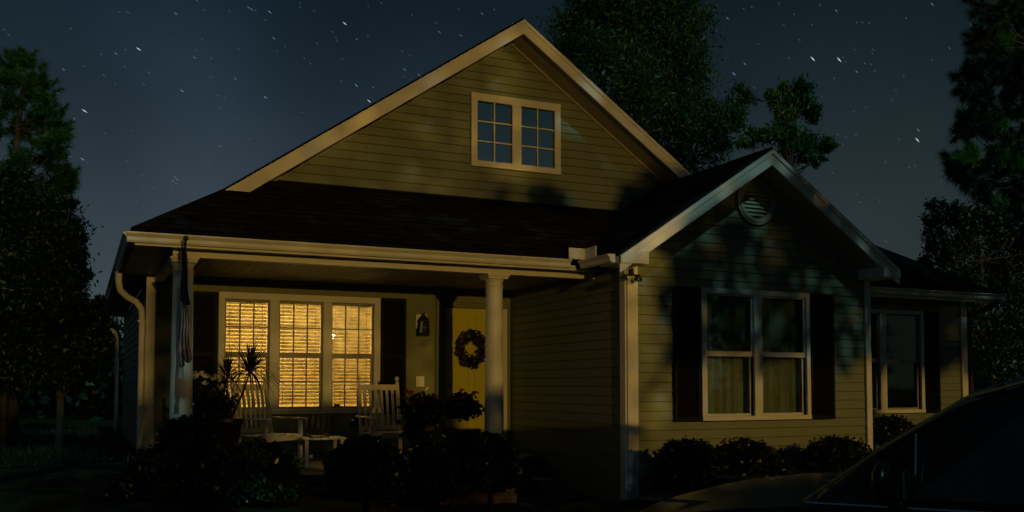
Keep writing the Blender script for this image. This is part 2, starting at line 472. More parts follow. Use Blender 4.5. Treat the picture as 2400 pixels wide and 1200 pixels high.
# --- roofs
def slab(mb, poly, th=.035): mb.prism([(x, y, z) for x, y, z in poly], (0, 0, -th))
m = MB()
slab(m, [(.46, 10.48, AZ - SM * 5.14), (1.54, 11.79, AZ - SM * 4.06), (AX, 11.79, AZ), (AX, 22.3, AZ), (.46, 22.3, AZ - SM * 5.14)])
slab(m, [(AX, 11.79, AZ), (9.3, 11.79, AZ - SM * 3.7), (10.9, 13.2, AZ - SM * 5.3), (10.9, 22.3, AZ - SM * 5.3), (AX, 22.3, AZ)])
part(m, "main_roof", SHINGLE_X)
m = MB()
slab(m, [(.46, 10.48, PZ0), (5.86, 10.48, PZ0), (7.52, 12.3, PZ0 + SP * 1.82), (1.98, 12.3, PZ0 + SP * 1.82)])
part(m, "porch_roof", SHINGLE_Y)
m = MB()
slab(m, [(5.80, 9.56, EZ + .004), (RX, 9.56, RZ + .004), (RX, 12.3, RZ + .004), (7.6, 12.3, EZ + S * 1.8), (5.80, 10.5, EZ)])
slab(m, [(RX, 9.56, RZ + .004), (10.31, 9.56, RZ - S * 2.21 + .004), (10.31, 12.3, RZ - S * 2.21 + .004), (RX, 12.3, RZ + .004)])
part(m, "wing_roof", SHINGLE_X)
m = MB()
slab(m, [(9.0, 11.2, EZ), (14.6, 11.2, EZ), (11.0, 14.8, EZ + S * 3.6), (7.3, 14.8, EZ + S * 3.6), (9, 13.1, EZ + S * 1.9)])
slab(m, [(14.6, 11.2, EZ), (14.6, 22.3, EZ), (11.0, 18.7, EZ + S * 3.6), (11.0, 14.8, EZ + S * 3.6)])
slab(m, [(14.6, 22.3, EZ), (7.3, 22.3, EZ), (7.3, 18.7, EZ + S * 3.6), (11.0, 18.7, EZ + S * 3.6)])
slab(m, [(11.0, 14.8, EZ + S * 3.6), (11.0, 18.7, EZ + S * 3.6), (7.3, 18.7, EZ + S * 3.6), (7.3, 14.8, EZ + S * 3.6)], .03)
part(m, "hip_roof", SHINGLE_Y)

# --- rake boards, soffits, friezes
def rake(ax, az, hl, hr, yf, ywall, zcutL=None, drop=.235, fr=True, S_=S):
    """boards on both slopes; hl/hr: horizontal length of each side"""
    res = []
    for sgn, h in ((-1, hl), (1, hr)):
        top0, bot0 = az - .037, az - drop
        zt, zb = top0 - S_ * h, bot0 - S_ * h
        if sgn < 0 and zcutL is not None:
            xt = ax - (top0 - zcutL) / S_; xb = ax - (bot0 - zcutL) / S_
            poly = [(ax, yf, bot0), (ax, yf, top0), (xt, yf, zcutL), (xb, yf, zcutL)]
        else:
            x = ax + sgn * h
            poly = [(ax, yf, bot0), (ax, yf, top0), (x, yf, zt), (x, yf, zb)]
        b = MB(); b.prism(poly, (0, .03, 0))
        # upper moulding
        p2 = [(q[0], yf - .018, q[2]) for q in poly]
        L = p2[2]
        b.prism([(ax, yf - .018, top0 - .055), (ax, yf - .018, top0 + .002), (L[0], yf - .018, L[2] + .002), (L[0] + (.03 if sgn < 0 else 0), yf - .018, L[2] - (.055 if not (sgn < 0 and zcutL) else 0))], (0, .0175, 0))
        part(b, "rake_board", TRIM)
        s_ = MB()
        e = h - .25
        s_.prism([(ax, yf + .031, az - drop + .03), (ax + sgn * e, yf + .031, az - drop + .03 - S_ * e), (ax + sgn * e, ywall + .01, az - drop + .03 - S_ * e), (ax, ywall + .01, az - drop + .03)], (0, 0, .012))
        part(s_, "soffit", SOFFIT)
        if fr:
            f_ = MB(); zz = az - drop + .028
            f_.prism([(ax, ywall - .035, zz), (ax + sgn * e, ywall - .035, zz - S_ * e), (ax + sgn * e, ywall - .035, zz - S_ * e - .035), (ax, ywall - .035, zz - .035)], (0, .015, 0))
            part(f_, "frieze_board", SOFFIT)
rake(AX, AZ, 4.07, 3.35, 11.77, 12.25, zcutL=3.83, S_=SM)
rake(RX, RZ, 2.30, 2.20, 9.54, 10.0, fr=False)
# eave returns (boxed ends) of the wing gable
m = MB()
m.prism([(5.80, 9.52, 2.915), (6.19, 9.52, 2.915), (6.19, 9.52, 3.085), (5.80, 9.52, 2.995)], (0, .5, 0))
part(m, "eave_return", TRIM)
m = MB()
m.prism([(10.30, 9.52, 2.95), (9.99, 9.52, 2.95), (9.99, 9.52, 3.10), (10.30, 9.52, 3.03)], (0, .5, 0))
part(m, "eave_return", TRIM)

# --- eaves: fascia, soffit, gutters
m = MB()
m.box(.50, 5.75, 10.52, 10.545, 2.925, 2.99)
part(m, "fascia_board", TRIM)
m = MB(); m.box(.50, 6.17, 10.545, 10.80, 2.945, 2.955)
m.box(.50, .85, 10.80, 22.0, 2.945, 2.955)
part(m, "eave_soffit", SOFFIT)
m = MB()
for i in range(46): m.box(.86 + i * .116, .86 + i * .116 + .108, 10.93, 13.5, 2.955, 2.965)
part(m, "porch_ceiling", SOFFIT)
GP = [(0, 0), (.055, 0), (.07, .02), (.075, .055), (.105, .085), (.105, .10), (.09, .10), (.0, .098)]
def gutter_x(x0, x1, yb, z0):
    b = MB(); b.prism([(x0, yb - d, z0 + h) for d, h in GP], (x1 - x0, 0, 0))
    b.box(x0, x1, yb - .115, yb - .100, z0 + .088, z0 + .102)
    return part(b, "gutter", TRIM)
def gutter_y(y0, y1, xb, z0, sgn):
    b = MB(); b.prism([(xb + sgn * d, y0, z0 + h) for d, h in GP], (0, y1 - y0, 0))
    return part(b, "gutter", TRIM)
gutter_x(.42, 5.62, 10.515, 2.945)
gutter_y(10.53, 22.25, .49, 2.96, -1)
gutter_y(9.62, 10.36, 5.78, 2.925, -1)
gutter_x(10.42, 14.58, 11.27, 2.935)
m = MB(); m.box(5.56, 5.80, 10.375, 10.39, 3.05, 3.19); m.box(5.785, 5.80, 10.10, 10.375, 3.05, 3.19)
part(m, "splash_guard", TRIM)
m = MB(); m.box(.47, .495, 10.56, 22.2, 2.92, 3.0)
part(m, "fascia_board", SHUTTER)
m = MB(); m.box(10.3, 14.55, 11.275, 11.30, 2.89, 2.99); m.box(10.2, 14.5, 11.30, 11.62, 2.93, 2.94)
part(m, "fascia_board", TRIM)
# --- downspouts
m = MB()
m.tube([(.44, 13.15, 2.98), (.44, 13.15, 2.80), (.46, 13.2, 2.70), (.55, 13.3, 2.62), (.66, 13.36, 2.57), (.735, 13.39, 2.47), (.745, 13.39, 2.35), (.745, 13.39, .45)], .042, 12)
m.box(.69, .80, 13.34, 13.45, 2.30, 2.325)
part(m, "downspout", TRIM, smooth=True)
m = MB()
m.tube([(.47, 21.9, 2.97), (.48, 21.9, 2.82), (.55, 21.9, 2.70), (.68, 21.9, 2.60), (.74, 21.9, 2.50), (.74, 21.9, .5)], .05, 10)
part(m, "downspout", TRIM, smooth=True)
m = MB()
m.tube([(14.4, 11.2, 2.93), (14.38, 11.25, 2.85), (14.2, 11.5, 2.72), (14.12, 11.56, 2.6), (14.12, 11.56, .1)], .04, 10)
part(m, "downspout", BARKD, smooth=True)

# --- beam and columns
m = MB(); m.box(.90, 6.172, 10.80, 10.925, 2.862, 2.943); m.box(.90, 1.02, 10.926, 13.5, 2.862, 2.943)
part(m, "beam", TRIM, bevel=.004)
def column(x, y=10.90):
    c = MB(); 
    pr = [(.125, FL + .10), (.122, FL + .4), (.120, 1.2), (.108, 2.70), (.118, 2.705), (.118, 2.72), (.107, 2.73), (.107, 2.765), (.125, 2.80)]
    c.lathe(x, y, pr, 40)
    o = part(c, "column", TRIM, smooth=True)
    k = MB(); k.box(x - .135, x + .135, y - .135, y + .135, 2.801, 2.83); k.box(x - .15, x + .15, y - .15, y + .15, 2.8305, 2.860)
    k.build("capital", TRIM, o, bevel=.004)
    k = MB(); k.lathe(x, y, [(.165, FL), (.165, FL + .04), (.15, FL + .05), (.155, FL + .07), (.135, FL + .099)], 32)
    k.build("column_base", TRIM, o, smooth=True)
column(1.02); column(4.765)

# --- porch floor, steps
m = MB(); m.box(.72, 5.02, 10.62, 13.5, FL - .08, FL); m.box(5.0205, 6.17, 12.3, 13.5, FL - .08, FL)
part(m, "porch_floor", CONC)
m = MB(); m.box(.76, 4.98, 10.68, 13.4, -.1, FL - .081); m.box(4.9805, 6.17, 12.36, 13.4, -.1, FL - .081)
part(m, "porch_base", BRICK_Y)
m = MB()
for i in range(2): m.box(5.05, 6.15, 12.36 - .32 * (i + 1), 12.36 - .32 * i - .002, -.1, FL - .15 * (i + 1))
part(m, "steps", BRICK_Y)
m = MB()
for i in range(3): m.box(2.15, 3.25, 10.62 - .32 * (i + 1), 10.62 - .32 * i - .002, -.1, FL - .03 - .13 * (i + 1) + .02)
part(m, "steps", BRICK_Y)
# --- door
dr = MB(); x0, x1, z0, z1 = DOOR
dx0, dx1 = 5.105, 5.985
dr.box(dx0, dx1, 13.545, 13.58, z0 + .02, 2.655)
def frame(mb, a, b, c, d, w, y0, y1):
    mb.box(a, b, y0, y1, d - w, d); mb.box(a, b, y0, y1, c, c + w)
    mb.box(a, a + w, y0, y1, c + w, d - w); mb.box(b - w, b, y0, y1, c + w, d - w)
for a, b in ((dx0 + .09, (dx0 + dx1) / 2 - .045), ((dx0 + dx1) / 2 + .045, dx1 - .09)):
    for c, d in ((.62, 1.32), (1.42, 2.05), (2.14, 2.52)):
        frame(dr, a, b, c, d, .022, 13.525, 13.544)
        dr.box(a + .045, b - .045, 13.538, 13.544, c + .045, d - .045)
dob = part(dr, "door", DOORP, bevel=.003)
h = MB(); h.ball((5.17, 13.48, 1.45), .032, 12); h.tube([(5.17, 13.545, 1.45), (5.17, 13.48, 1.45)], .014, 8)
h.build("handle", BRASS, dob, smooth=True)
h = MB(); h.tube([(5.17, 13.544, 1.62), (5.17, 13.525, 1.62)], .030, 14); h.build("deadbolt", BRASS, dob, smooth=True)
m = MB()
m.box(4.925, 5.045, 13.46, 13.498, FL, 2.83); m.box(5.97, 6.14, 13.46, 13.498, FL, 2.83); m.box(5.045, 5.97, 13.46, 13.498, 2.735, 2.83)
m.box(5.047, 5.10, 13.50, 13.56, FL, 2.733); m.box(5.99, 6.018, 13.50, 13.56, FL, 2.70); m.box(5.10, 5.99, 13.50, 13.56, 2.66, 2.70)
part(m, "door_frame", STUCCO, bevel=.003)
m = MB(); m.box(5.985, 6.10, 13.445, 13.459, FL, 2.66)
part(m, "door_trim", TRIM)

# --- windows
def blind(parent, a, b, z0, z1, y):
    k = MB(); z = z1 - .035; d = .051; th = R(51)
    k.box(a + .005, b - .005, y - .02, y + .02, z1 - .028, z1)
    c_, s_ = math.cos(th), math.sin(th)
    while z > z0 + .035:
        p = [(-d / 2 * c_, -d / 2 * s_), (0, .0025), (d / 2 * c_, d / 2 * s_)]
        o_ = len(k.v); xa, xb = a + .012, b - .014
        k.add([(xx, y + u_, z + w_) for u_, w_ in p for xx in (xa, xb)], [(0, 1, 3, 2), (2, 3, 5, 4)])
        z -= .0505
    k.box(a + .005, b - .005, y - .018, y + .018, z0 + .003, z0 + .022)
    for x in (a + .08, b - .08):
        k.box(x - .003, x + .003, y - .021, y - .019, z0 + .01, z1 - .03)
    return k.build("blind", SLAT, parent)
def sash(mb, a, b, zb, zt, yf, nx, nz, w=.032, mw=.018):
    frame(mb, a, b, zb, zt, w, yf, yf + .028)
    for i in range(1, nx):
        x = a + w + (b - a - 2 * w) * i / nx; mb.box(x - mw / 2, x + mw / 2, yf + .004, yf + .024, zb + w, zt - w)
    for j in range(1, nz):
        z = zb + w + (zt - zb - 2 * w) * j / nz; mb.box(a + w, b - w, yf + .0055, yf + .0225, z - mw / 2, z + mw / 2)
# porch triple window
m = MB(); Yp = 13.5
m.box(1.736, 4.045, Yp - .045, Yp - .002, PZ[1] + .005, 2.757)
m.box(1.736, PW[0][0], Yp - .045, Yp - .002, PZ[0], PZ[1] + .005); m.box(PW[0][1], PW[1][0], Yp - .045, Yp - .002, PZ[0], PZ[1] + .005)
m.box(PW[1][1], PW[2][0], Yp - .045, Yp - .002, PZ[0], PZ[1] + .005); m.box(PW[2][1], 4.045, Yp - .045, Yp - .002, PZ[0], PZ[1] + .005)
m.box(1.72, 4.06, Yp - .065, Yp - .002, 1.055, PZ[0])
pw = part(m, "porch_window", TRIM, bevel=.004)
for i, (a, b) in enumerate(PW):
    k = MB()
    sash(k, a, b, 1.905, PZ[1] + .003, Yp + .012, 3, 2, .022)
    sash(k, a, b, PZ[0], 1.90, Yp + .044, 3, 2, .030)
    k.box(a, b, Yp + .008, Yp + .04, 1.855, 1.904)
    s_ = k.build("sash", SOFFIT, pw)
    g = MB(); g.box(a + .02, b - .02, Yp + .029, Yp + .032, 1.91, PZ[1]); g.box(a + .02, b - .02, Yp + .062, Yp + .065, PZ[0] + .01, 1.87)
    g.build("pane", GLASS, pw)
    blind(pw, a + .002, b - .002, PZ[0], PZ[1], Yp + .115)
# lit room behind
m = MB()
m.box(1.05, 4.72, 16.6, 16.7, FL, 3.0); m.box(.95, 1.05, 13.65, 16.7, FL, 3.0); m.box(4.72, 4.82, 13.65, 16.7, FL, 3.0)
m.box(.95, 4.82, 13.62, 16.7, 2.93, 3.0); m.box(.95, 4.82, 13.62, 16.7, FL - .1, FL)
part(m, "living_room", ROOMW)
m = MB(); m.box(3.38, 3.47, 13.555, 13.562, 1.15, 1.19)
part(m, "window_sticker", BLACKM)

def shutter(x0, x1, z0, z1, y):
    b = MB(); frame(b, x0, x1, z0, z1, .045, y - .035, y - .002)
    b.box(x0 + .045, x1 - .045, y - .032, y - .004, (z0 + z1) / 2 - .03, (z0 + z1) / 2 + .03)
    z = z0 + .06
    while z < z1 - .06:
        b.prism([(x0 + .045, y - .030, z), (x0 + .045, y - .006, z + .018), (x0 + .045, y - .006, z + .024), (x0 + .045, y - .030, z + .006)], (x1 - x0 - .09, 0, 0))
        z += .032
    b.box(x0 + .045, x1 - .045, y - .005, y - .001, z0 + .045, z1 - .045)
    part(b, "shutter", SHUTTER)
shutter(1.345, 1.725, 1.03, 2.752, 13.5)
shutter(4.055, 4.447, 1.03, 2.762, 13.5)
shutter(6.842, 7.25, 1.003, 2.722, 9.985)
shutter(9.07, 9.49, 1.0, 2.722, 9.985)
shutter(12.975, 13.37, 1.0, 2.722, 11.585)

def double_window(name, outer, opens, zz, Y, meet):
    b = MB(); a, c, z0, z1 = outer
    b.box(a, c, Y - .055, Y - .015, zz[1], z1); b.box(a, c, Y - .065, Y - .015, z0, zz[0])
    b.box(a, opens[0][0], Y - .055, Y - .015, zz[0], zz[1]); b.box(opens[0][1], opens[1][0], Y - .055, Y - .015, zz[0], zz[1]); b.box(opens[1][1], c, Y - .055, Y - .015, zz[0], zz[1])
    w = part(b, name, TRIM, bevel=.004)
    for p, q in opens:
        k = MB()
        frame(k, p, q, meet, zz[1], .022, Y - .014, Y + .014)
        frame(k, p, q, zz[0], meet, .03, Y + .016, Y + .044)
        k.box(p, q, Y - .018, Y + .012, meet - .045, meet - .001)
        k.build("sash", SOFFIT if name != "wing_window" else TRIM, w)
        g = MB(); g.box(p + .02, q - .02, Y + .001, Y + .004, meet, zz[1] - .01); g.box(p + .02, q - .02, Y + .03, Y + .033, zz[0] + .02, meet)
        g.build("pane", GLASS, w)
        # gathered curtain
        cc = MB(); n = 60; pts = []
        rr = random.Random(int(p * 100)); ph = rr.random() * 6
        for i in range(n + 1):
            x = p + (q - p) * i / n
            f_ = math.sin(x * 38 + ph + 1.5 * math.sin(x * 9)) * .018 + math.sin(x * 90) * .004
            pts.append((x, Y + .10 + f_))
        vs = [(x, y, zz[0] - .05) for x, y in pts] + [(x, y, zz[1] + .05) for x, y in pts]
        cc.add(vs, [(i, i + 1, i + n + 2, i + n + 1) for i in range(n)])
        cc.build("curtain", CURTAIN, w)
    k = MB(); k.box(a, c, Y + .16, Y + .17, z0, z1); k.build("dark_interior", DARKIN, w)
    return w
double_window("wing_window", WW, WO, WZ, 10.0, 1.885)
double_window("side_window", (11.12, 13.0, 1.003, 2.722), [(11.2, 12.0), (12.14, 12.93)], (1.06, 2.655), 11.6, 1.885)
# gable window
b = MB(); a, c, z0, z1 = GW; Y = 12.25
b.box(a, c, Y - .05, Y - .014, GZ[1], z1); b.box(a, c, Y - .06, Y - .014, z0, GZ[0])
b.box(a, GO[0][0], Y - .05, Y - .014, GZ[0], GZ[1]); b.box(GO[0][1], GO[1][0], Y - .05, Y - .014, GZ[0], GZ[1]); b.box(GO[1][1], c, Y - .05, Y - .014, GZ[0], GZ[1])
b.box(a, a + .03, Y - .058, Y - .0505, GZ[0], z1)
gw = part(b, "gable_window", TRIM, bevel=.003)
for p, q in GO:
    k = MB(); 
    for i in (1,): x = (p + q) / 2; k.box(x - .010, x + .010, Y - .022, Y - .012, GZ[0], GZ[1])
    for j in (1, 2): z = GZ[0] + (GZ[1] - GZ[0]) * j / 3; k.box(p, q, Y - .0205, Y - .0125, z - .010, z + .010)
    k.build("muntin", TRIM, gw)
    g = MB(); g.box(p, q, Y - .002, Y + .002, GZ[0], GZ[1]); g.build("pane", GLASSD, gw)
k = MB(); k.box(a, c, Y + .5, Y + .55, z0 - .1, z1 + .1); k.build("dark_interior", DARKIN, gw)

# --- round gable vent
vx, vz, vy = 8.178, 3.918, 9.975
b = MB(); n = 48
for (r0, r1, y0, y1) in ((.232, .315, vy - .03, vy + .02), (.255, .285, vy - .042, vy - .0305)):
    ring = []
    for i in range(n):
        t = 2 * math.pi * i / n
        for r in (r0, r1):
            for y in (y0, y1): ring.append((vx + r * math.cos(t), y, vz + r * math.sin(t)))
    fs = []
    for i in range(n):
        p, q = i * 4, ((i + 1) % n) * 4
        fs += [(p, p + 2, q + 2, q), (p + 1, q + 1, q + 3, p + 3), (p, q, q + 1, p + 1), (p + 2, p + 3, q + 3, q + 2)]
    b.add(ring, fs)
vent = part(b, "gable_vent", VENTP, bevel=0)
k = MB()
for i in range(8):
    z = vz - .20 + i * .054
    w = math.sqrt(max(0.001, .232 ** 2 - (z + .015 - vz) ** 2))
    k.prism([(vx - w, vy - .022, z), (vx - w, vy + .012, z + .045), (vx - w, vy + .012, z + .052), (vx - w, vy - .022, z + .008)], (2 * w, 0, 0))
k.build("louvre", VENTP, vent)
k = MB(); k.lathe(0, 0, [(.235, 0), (.235, .004)], 40)
o = k.build("vent_backing", DARKIN, vent)
o.rotation_euler = (R(90), 0, 0); o.location = Vector((vx, vy + .019, vz)) - world_loc(vent)

# ================================================================== THINGS ON THE HOUSE
# wall lantern
t = thing("wall_lantern", "dark carriage lantern on pale backplate between shutter and front door", "wall lamp", (4.69, 13.5, 2.24))
b = MB(); b.box(4.60, 4.78, 13.47, 13.498, 2.32, 2.54); b.build("back_plate", TRIM, t, bevel=.02)
b = MB(); b.tube([(4.69, 13.47, 2.45), (4.69, 13.40, 2.52), (4.69, 13.36, 2.50)], .012, 8)
b.lathe(4.69, 13.36, [(.004, 2.57), (.012, 2.545), (.008, 2.53), (.03, 2.50), (.085, 2.44), (.088, 2.425), (.06, 2.424)], 6)
b.lathe(4.69, 13.36, [(.095, 2.21), (.10, 2.23), (.085, 2.245), (.084, 2.246)], 6)
for i in range(6):
    q = 2 * math.pi * i / 6
    b.tube([(4.69 + .085 * math.cos(q), 13.36 + .085 * math.sin(q), 2.24), (4.69 + .07 * math.cos(q), 13.36 + .07 * math.sin(q), 2.43)], .007, 5)
b.build("cage", BLACKM, t)
b = MB(); b.lathe(4.69, 13.36, [(.078, 2.247), (.064, 2.423)], 6); b.build("lantern_glass", GLASSD, t)
# plaque / mailbox
b = MB(); b.box(4.60, 4.735, 13.46, 13.498, 1.44, 1.60); b.box(4.63, 4.66, 13.455, 13.4595, 1.45, 1.585)
tag(b.build("wall_mailbox", TRIM, bevel=.005), "small pale box fixed to the wall under the lantern, left of the door", "mailbox")
# wreath
rng = np.random.default_rng(5)
t = thing("door_wreath", "autumn leaf wreath in red, brown and green hanging on yellow front door", "wreath", (5.50, 13.44, 2.02))
n = 900; th_ = rng.uniform(0, 2 * np.pi, n); rr = .185 + rng.normal(size=n) * .035; yy = rng.normal(size=n) * .022
P = np.stack([5.50 + rr * np.cos(th_), 13.47 + yy - .02, 2.03 + rr * 1.15 * np.sin(th_)], 1)
leaves("green_leaf", P[:420], .075, .55, LEAFD, rng, t)
leaves("red_leaf", P[420:700], .07, .6, thin_mat("dark_red_leaf", (.08, .015, .012), .2), rng, t)
leaves("tan_leaf", P[700:], .07, .6, thin_mat("tan_leaf", (.11, .085, .035), .2), rng, t)
b = MB(); b.tube([(5.50 + .185 * math.cos(q), 13.47, 2.03 + .21 * math.sin(q)) for q in np.linspace(0, 2 * np.pi, 25)], .02, 6); b.build("ring", BARKD, t)
# flood lights on wing corner
t = thing("flood_light", "twin dark globe flood light under the white eave corner of right wing", "flood light", (6.2, 9.93, 2.80))
b = MB(); b.tube([(6.20, 9.95, 2.90), (6.20, 9.93, 2.82)], .035, 12); b.tube([(6.05, 9.88, 2.80), (6.20, 9.92, 2.84), (6.25, 9.86, 2.80)], .012, 8)
b.build("bracket", BLACKM, t)
for x in (6.03, 6.235):
    b = MB(); b.lathe(x, 9.84, [(.004, 2.83), (.02, 2.822), (.03, 2.80), (.055, 2.765), (.056, 2.745), (.045, 2.735)], 20); b.build("lamp_head", CHROME, t, smooth=True)
# flag
t = thing("flag", "furled red and white striped flag hanging from pole on left porch column", "flag", (.99, 10.72, 2.4))
b = MB(); b.tube([(.985, 10.76, 1.95), (.975, 10.30, 2.75), (.972, 10.18, 2.96)], .012, 8); b.ball((.972, 10.17, 2.975), .028, 10)
b.build("pole", BLACKM, t, smooth=True)
def flagstrip(name, x0, x1, ph, m, z0, z1, y=10.35):
    k = MB(); n = 14; vs = []
    for i in range(n + 1):
        u = i / n; z = z1 + (z0 - z1) * u
        w = .5 + .5 * u; c_ = .975 + .03 * u + .008 * math.sin(u * 7)
        vs += [(c_ + x0 * w, y + .02 * math.sin(u * 9 + ph), z), (c_ + x1 * w, y - .015 * math.cos(u * 6 + ph), z)]
    k.add(vs, [(2 * i, 2 * i + 1, 2 * i + 3, 2 * i + 2) for i in range(n)])
    o = k.build(name, m, t, smooth=True); s = o.modifiers.new("solid", 'SOLIDIFY'); s.thickness = .006
FR = thin_mat("flag_red", (.38, .02, .03), .2); FW = thin_mat("flag_white", (.58, .57, .55), .25); FB = thin_mat("flag_blue", (.012, .014, .035), .1)
flagstrip("blue_field", -.055, .035, 0, FB, 2.30, 2.90, 10.36)
for i, (x0, x1) in enumerate(((-.055, -.033), (-.011, .011), (.030, .048))): flagstrip("white_stripe", x0, x1, i, FW, 1.70 - .05 * (i == 0), 2.32 - .03 * i)
for i, (x0, x1) in enumerate(((-.033, -.011), (.011, .030), (.048, .060))): flagstrip("red_stripe", x0, x1, i + .5, FR, 1.66 + .03 * i, 2.34)
b = MB(); b.box(.94, .99, 10.34, 10.352, 1.53, 1.64); b.build("flag_corner", FW, t)

# ================================================================== PORCH FURNITURE
def rocking_chair(label, loc, rz):
    t = thing("rocking_chair", label, "rocking chair", (0, 0, 0), "white rocking chairs on the porch")
    W = .27
    Ml = Matrix.Translation((0, .20, .40)) @ Matrix.Rotation(R(-11), 4, 'X')   # back plane, leans to +y
    b = MB()
    for s_ in (-1, 1):
        b.box(s_ * W - .02, s_ * W + .02, -.018, .018, -.10, .66, Ml)
        q = MB(); q.lathe(s_ * W, 0, [(.012, .66), (.02, .672), (.011, .685), (.026, .70), (.030, .715), (.024, .735), (.005, .745)], 12)
        b.add([Ml @ Vector(v) for v in q.v], q.f)
    b.box(-W + .021, W - .021, -.014, .014, .555, .63, Ml); b.box(-W + .021, W - .021, -.014, .014, .02, .07, Ml)
    for i in range(6):
        x = -W + .075 + i * (2 * W - .15) / 5
        b.box(x - .017, x + .017, -.008, .008, .071, .554, Ml)
    b.build("backrest", CHAIRP, t)
    b = MB()
    for i in range(9): b.box(-W + .0, W, -.30 + i * .055, -.30 + i * .055 + .047, .385, .403)
    b.box(-W, W, -.325, -.302, .33, .402); b.build("seat", CHAIRP, t)
    for s_ in (-1, 1):
        b = MB(); b.box(s_ * (W + .02) - .022, s_ * (W + .02) + .022, -.315, -.275, .05, .585); b.build("leg", CHAIRP, t)
        b = MB(); b.box(s_ * W - .02, s_ * W + .02, .16, .20, .05, .32); b.build("leg", CHAIRP, t)
        b = MB(); pr = [(-.38, .575), (-.36, .597), (-.2, .603), (0, .597), (.25, .603), (.25, .583), (0, .577), (-.2, .583), (-.36, .575)]
        b.prism([(s_ * (W + .03) - .042, y, z + .01) for y, z in pr], (.084, 0, 0)); b.build("armrest", CHAIRP, t, bevel=.006)
        b = MB(); pts = [(s_ * (W + .01), -.50 + i * .09, .022 + .14 * ((-.50 + i * .09 + .02) / .6) ** 2) for i in range(13)]
        for p, q in zip(pts[:-1], pts[1:]):
            b.prism([(p[0] - .018, p[1], p[2]), (p[0] + .018, p[1], p[2]), (p[0] + .018, p[1], p[2] + .04), (p[0] - .018, p[1], p[2] + .04)], (0, q[1] - p[1], q[2] - p[2]))
        b.build("rocker", CHAIRP, t)
    t.location = loc; t.rotation_euler = (0, 0, rz)
    return t
c1 = rocking_chair("white slatted rocking chair behind the spiky plant, left of side table", (2.13, 11.95, FL), R(33))
c2 = copy_tree(c1); c2.location = (3.67, 11.95, FL); c2.rotation_euler = (0, 0, R(2))
c2["label"] = "white slatted rocking chair right of the side table, in front of dark shutter"
t = thing("side_table", "small low pale table with dark tray between two rocking chairs", "side table", (2.78, 11.75, FL))
b = MB()
for i in range(5): b.box(2.50 + i * .11, 2.50 + i * .11 + .10, 11.52, 11.98, .79, .812)
b.build("tabletop", CHAIRP, t)
for x in (2.55, 2.99):
    for y in (11.57, 11.93):
        b = MB(); b.box(x - .02, x + .02, y - .02, y + .02, FL, .789); b.build("leg", CHAIRP, t)
b = MB(); b.box(2.60, 2.84, 11.60, 11.86, .813, .83); b.box(2.60, 2.62, 11.60, 11.86, .8302, .85); b.box(2.82, 2.84, 11.60, 11.86, .8302, .85)
tag(b.build("tray", BLACKM), "dark rectangular tray lying on the low side table", "tray")

# ------------------------------------------------------------------ potted plants
def blade_mesh(name, base, n, length, width, m, parent, rng, spread=1.0, up=0.5):
    V = []; F = []
    for i in range(n):
        az = rng.uniform(0, 2 * np.pi); el = rng.uniform(-.1, 1.35) if up else rng.uniform(.2, 1.5)
        L = length * rng.uniform(.7, 1.1); d = np.array([math.cos(az) * math.cos(el), math.sin(az) * math.cos(el), math.sin(el)])
        s_ = np.cross(d, [0, 0, 1.0]); s_ /= np.linalg.norm(s_) + 1e-6
        p = np.array(base, float); seg = 6; o = len(V)
        for k in range(seg + 1):
            u = k / seg; w = width * (1 - u) ** .7 * (.4 + 1.2 * min(u * 3, 1)) / 1.6
            q = p + d * L * u + np.array([0, 0, -1]) * L * .55 * u ** 2.5 * (1.25 - math.sin(max(el, 0)))
            V += [q - s_ * w, q + s_ * w]
        for k in range(seg): F.append((o + 2 * k, o + 2 * k + 1, o + 2 * k + 3, o + 2 * k + 2))
    return np_mesh(name, np.array(V), np.array(F), m, parent)
rng = np.random.default_rng(11)
t = thing("potted_spike_plant", "tall pot of spiky dracaena with trailing vine and white flowers beside left column", "potted plant", (1.5, 11.3, FL))
b = MB(); b.lathe(1.50, 11.3, [(.13, FL), (.19, .75), (.24, 1.02), (.26, 1.04), (.26, 1.08), (.22, 1.08)], 24); b.build("pot", POTM, t, smooth=True)
pb = at(585, 872, 11.3); pc = at(533, 884, 11.3)
b = MB(); b.tube([(1.6, 11.3, 1.05), (1.75, 11.3, 1.4), tuple(pb)], [.014, .012, .01], 6); b.tube([(1.5, 11.3, 1.05), (1.56, 11.3, 1.35), tuple(pc)], [.014, .012, .01], 6); b.build("stem", BARKD, t)
DRAC = thin_mat("spike_leaf", (.014, .022, .008), .15, .4)
blade_mesh("spike_leaves", pb, 120, .50, .014, DRAC, t, rng); blade_mesh("spike_leaves", pc, 80, .40, .012, DRAC, t, rng)
P = clump_points([((1.42, 11.3, 1.28), (.26, .22, .24), 1500), ((1.50, 11.25, 1.05), (.17, .2, .28), 800), ((1.30, 11.25, 1.05), (.17, .2, .28), 700)], rng, .2)
leaves("foliage", P, .055, .6, SHRUBL, rng, t)
fl = []
for x, y in ((450, 880), (467, 876), (482, 882), (497, 884), (480, 896), (508, 884), (462, 883)):
    c = at(x, y, 11.05); fl.append(np.array(c) + rng.normal(size=(9, 3)) * (.020, .012, .011))
for q in fl: leaves("flower_head", q, .048, .8, WHITEP, rng, t)
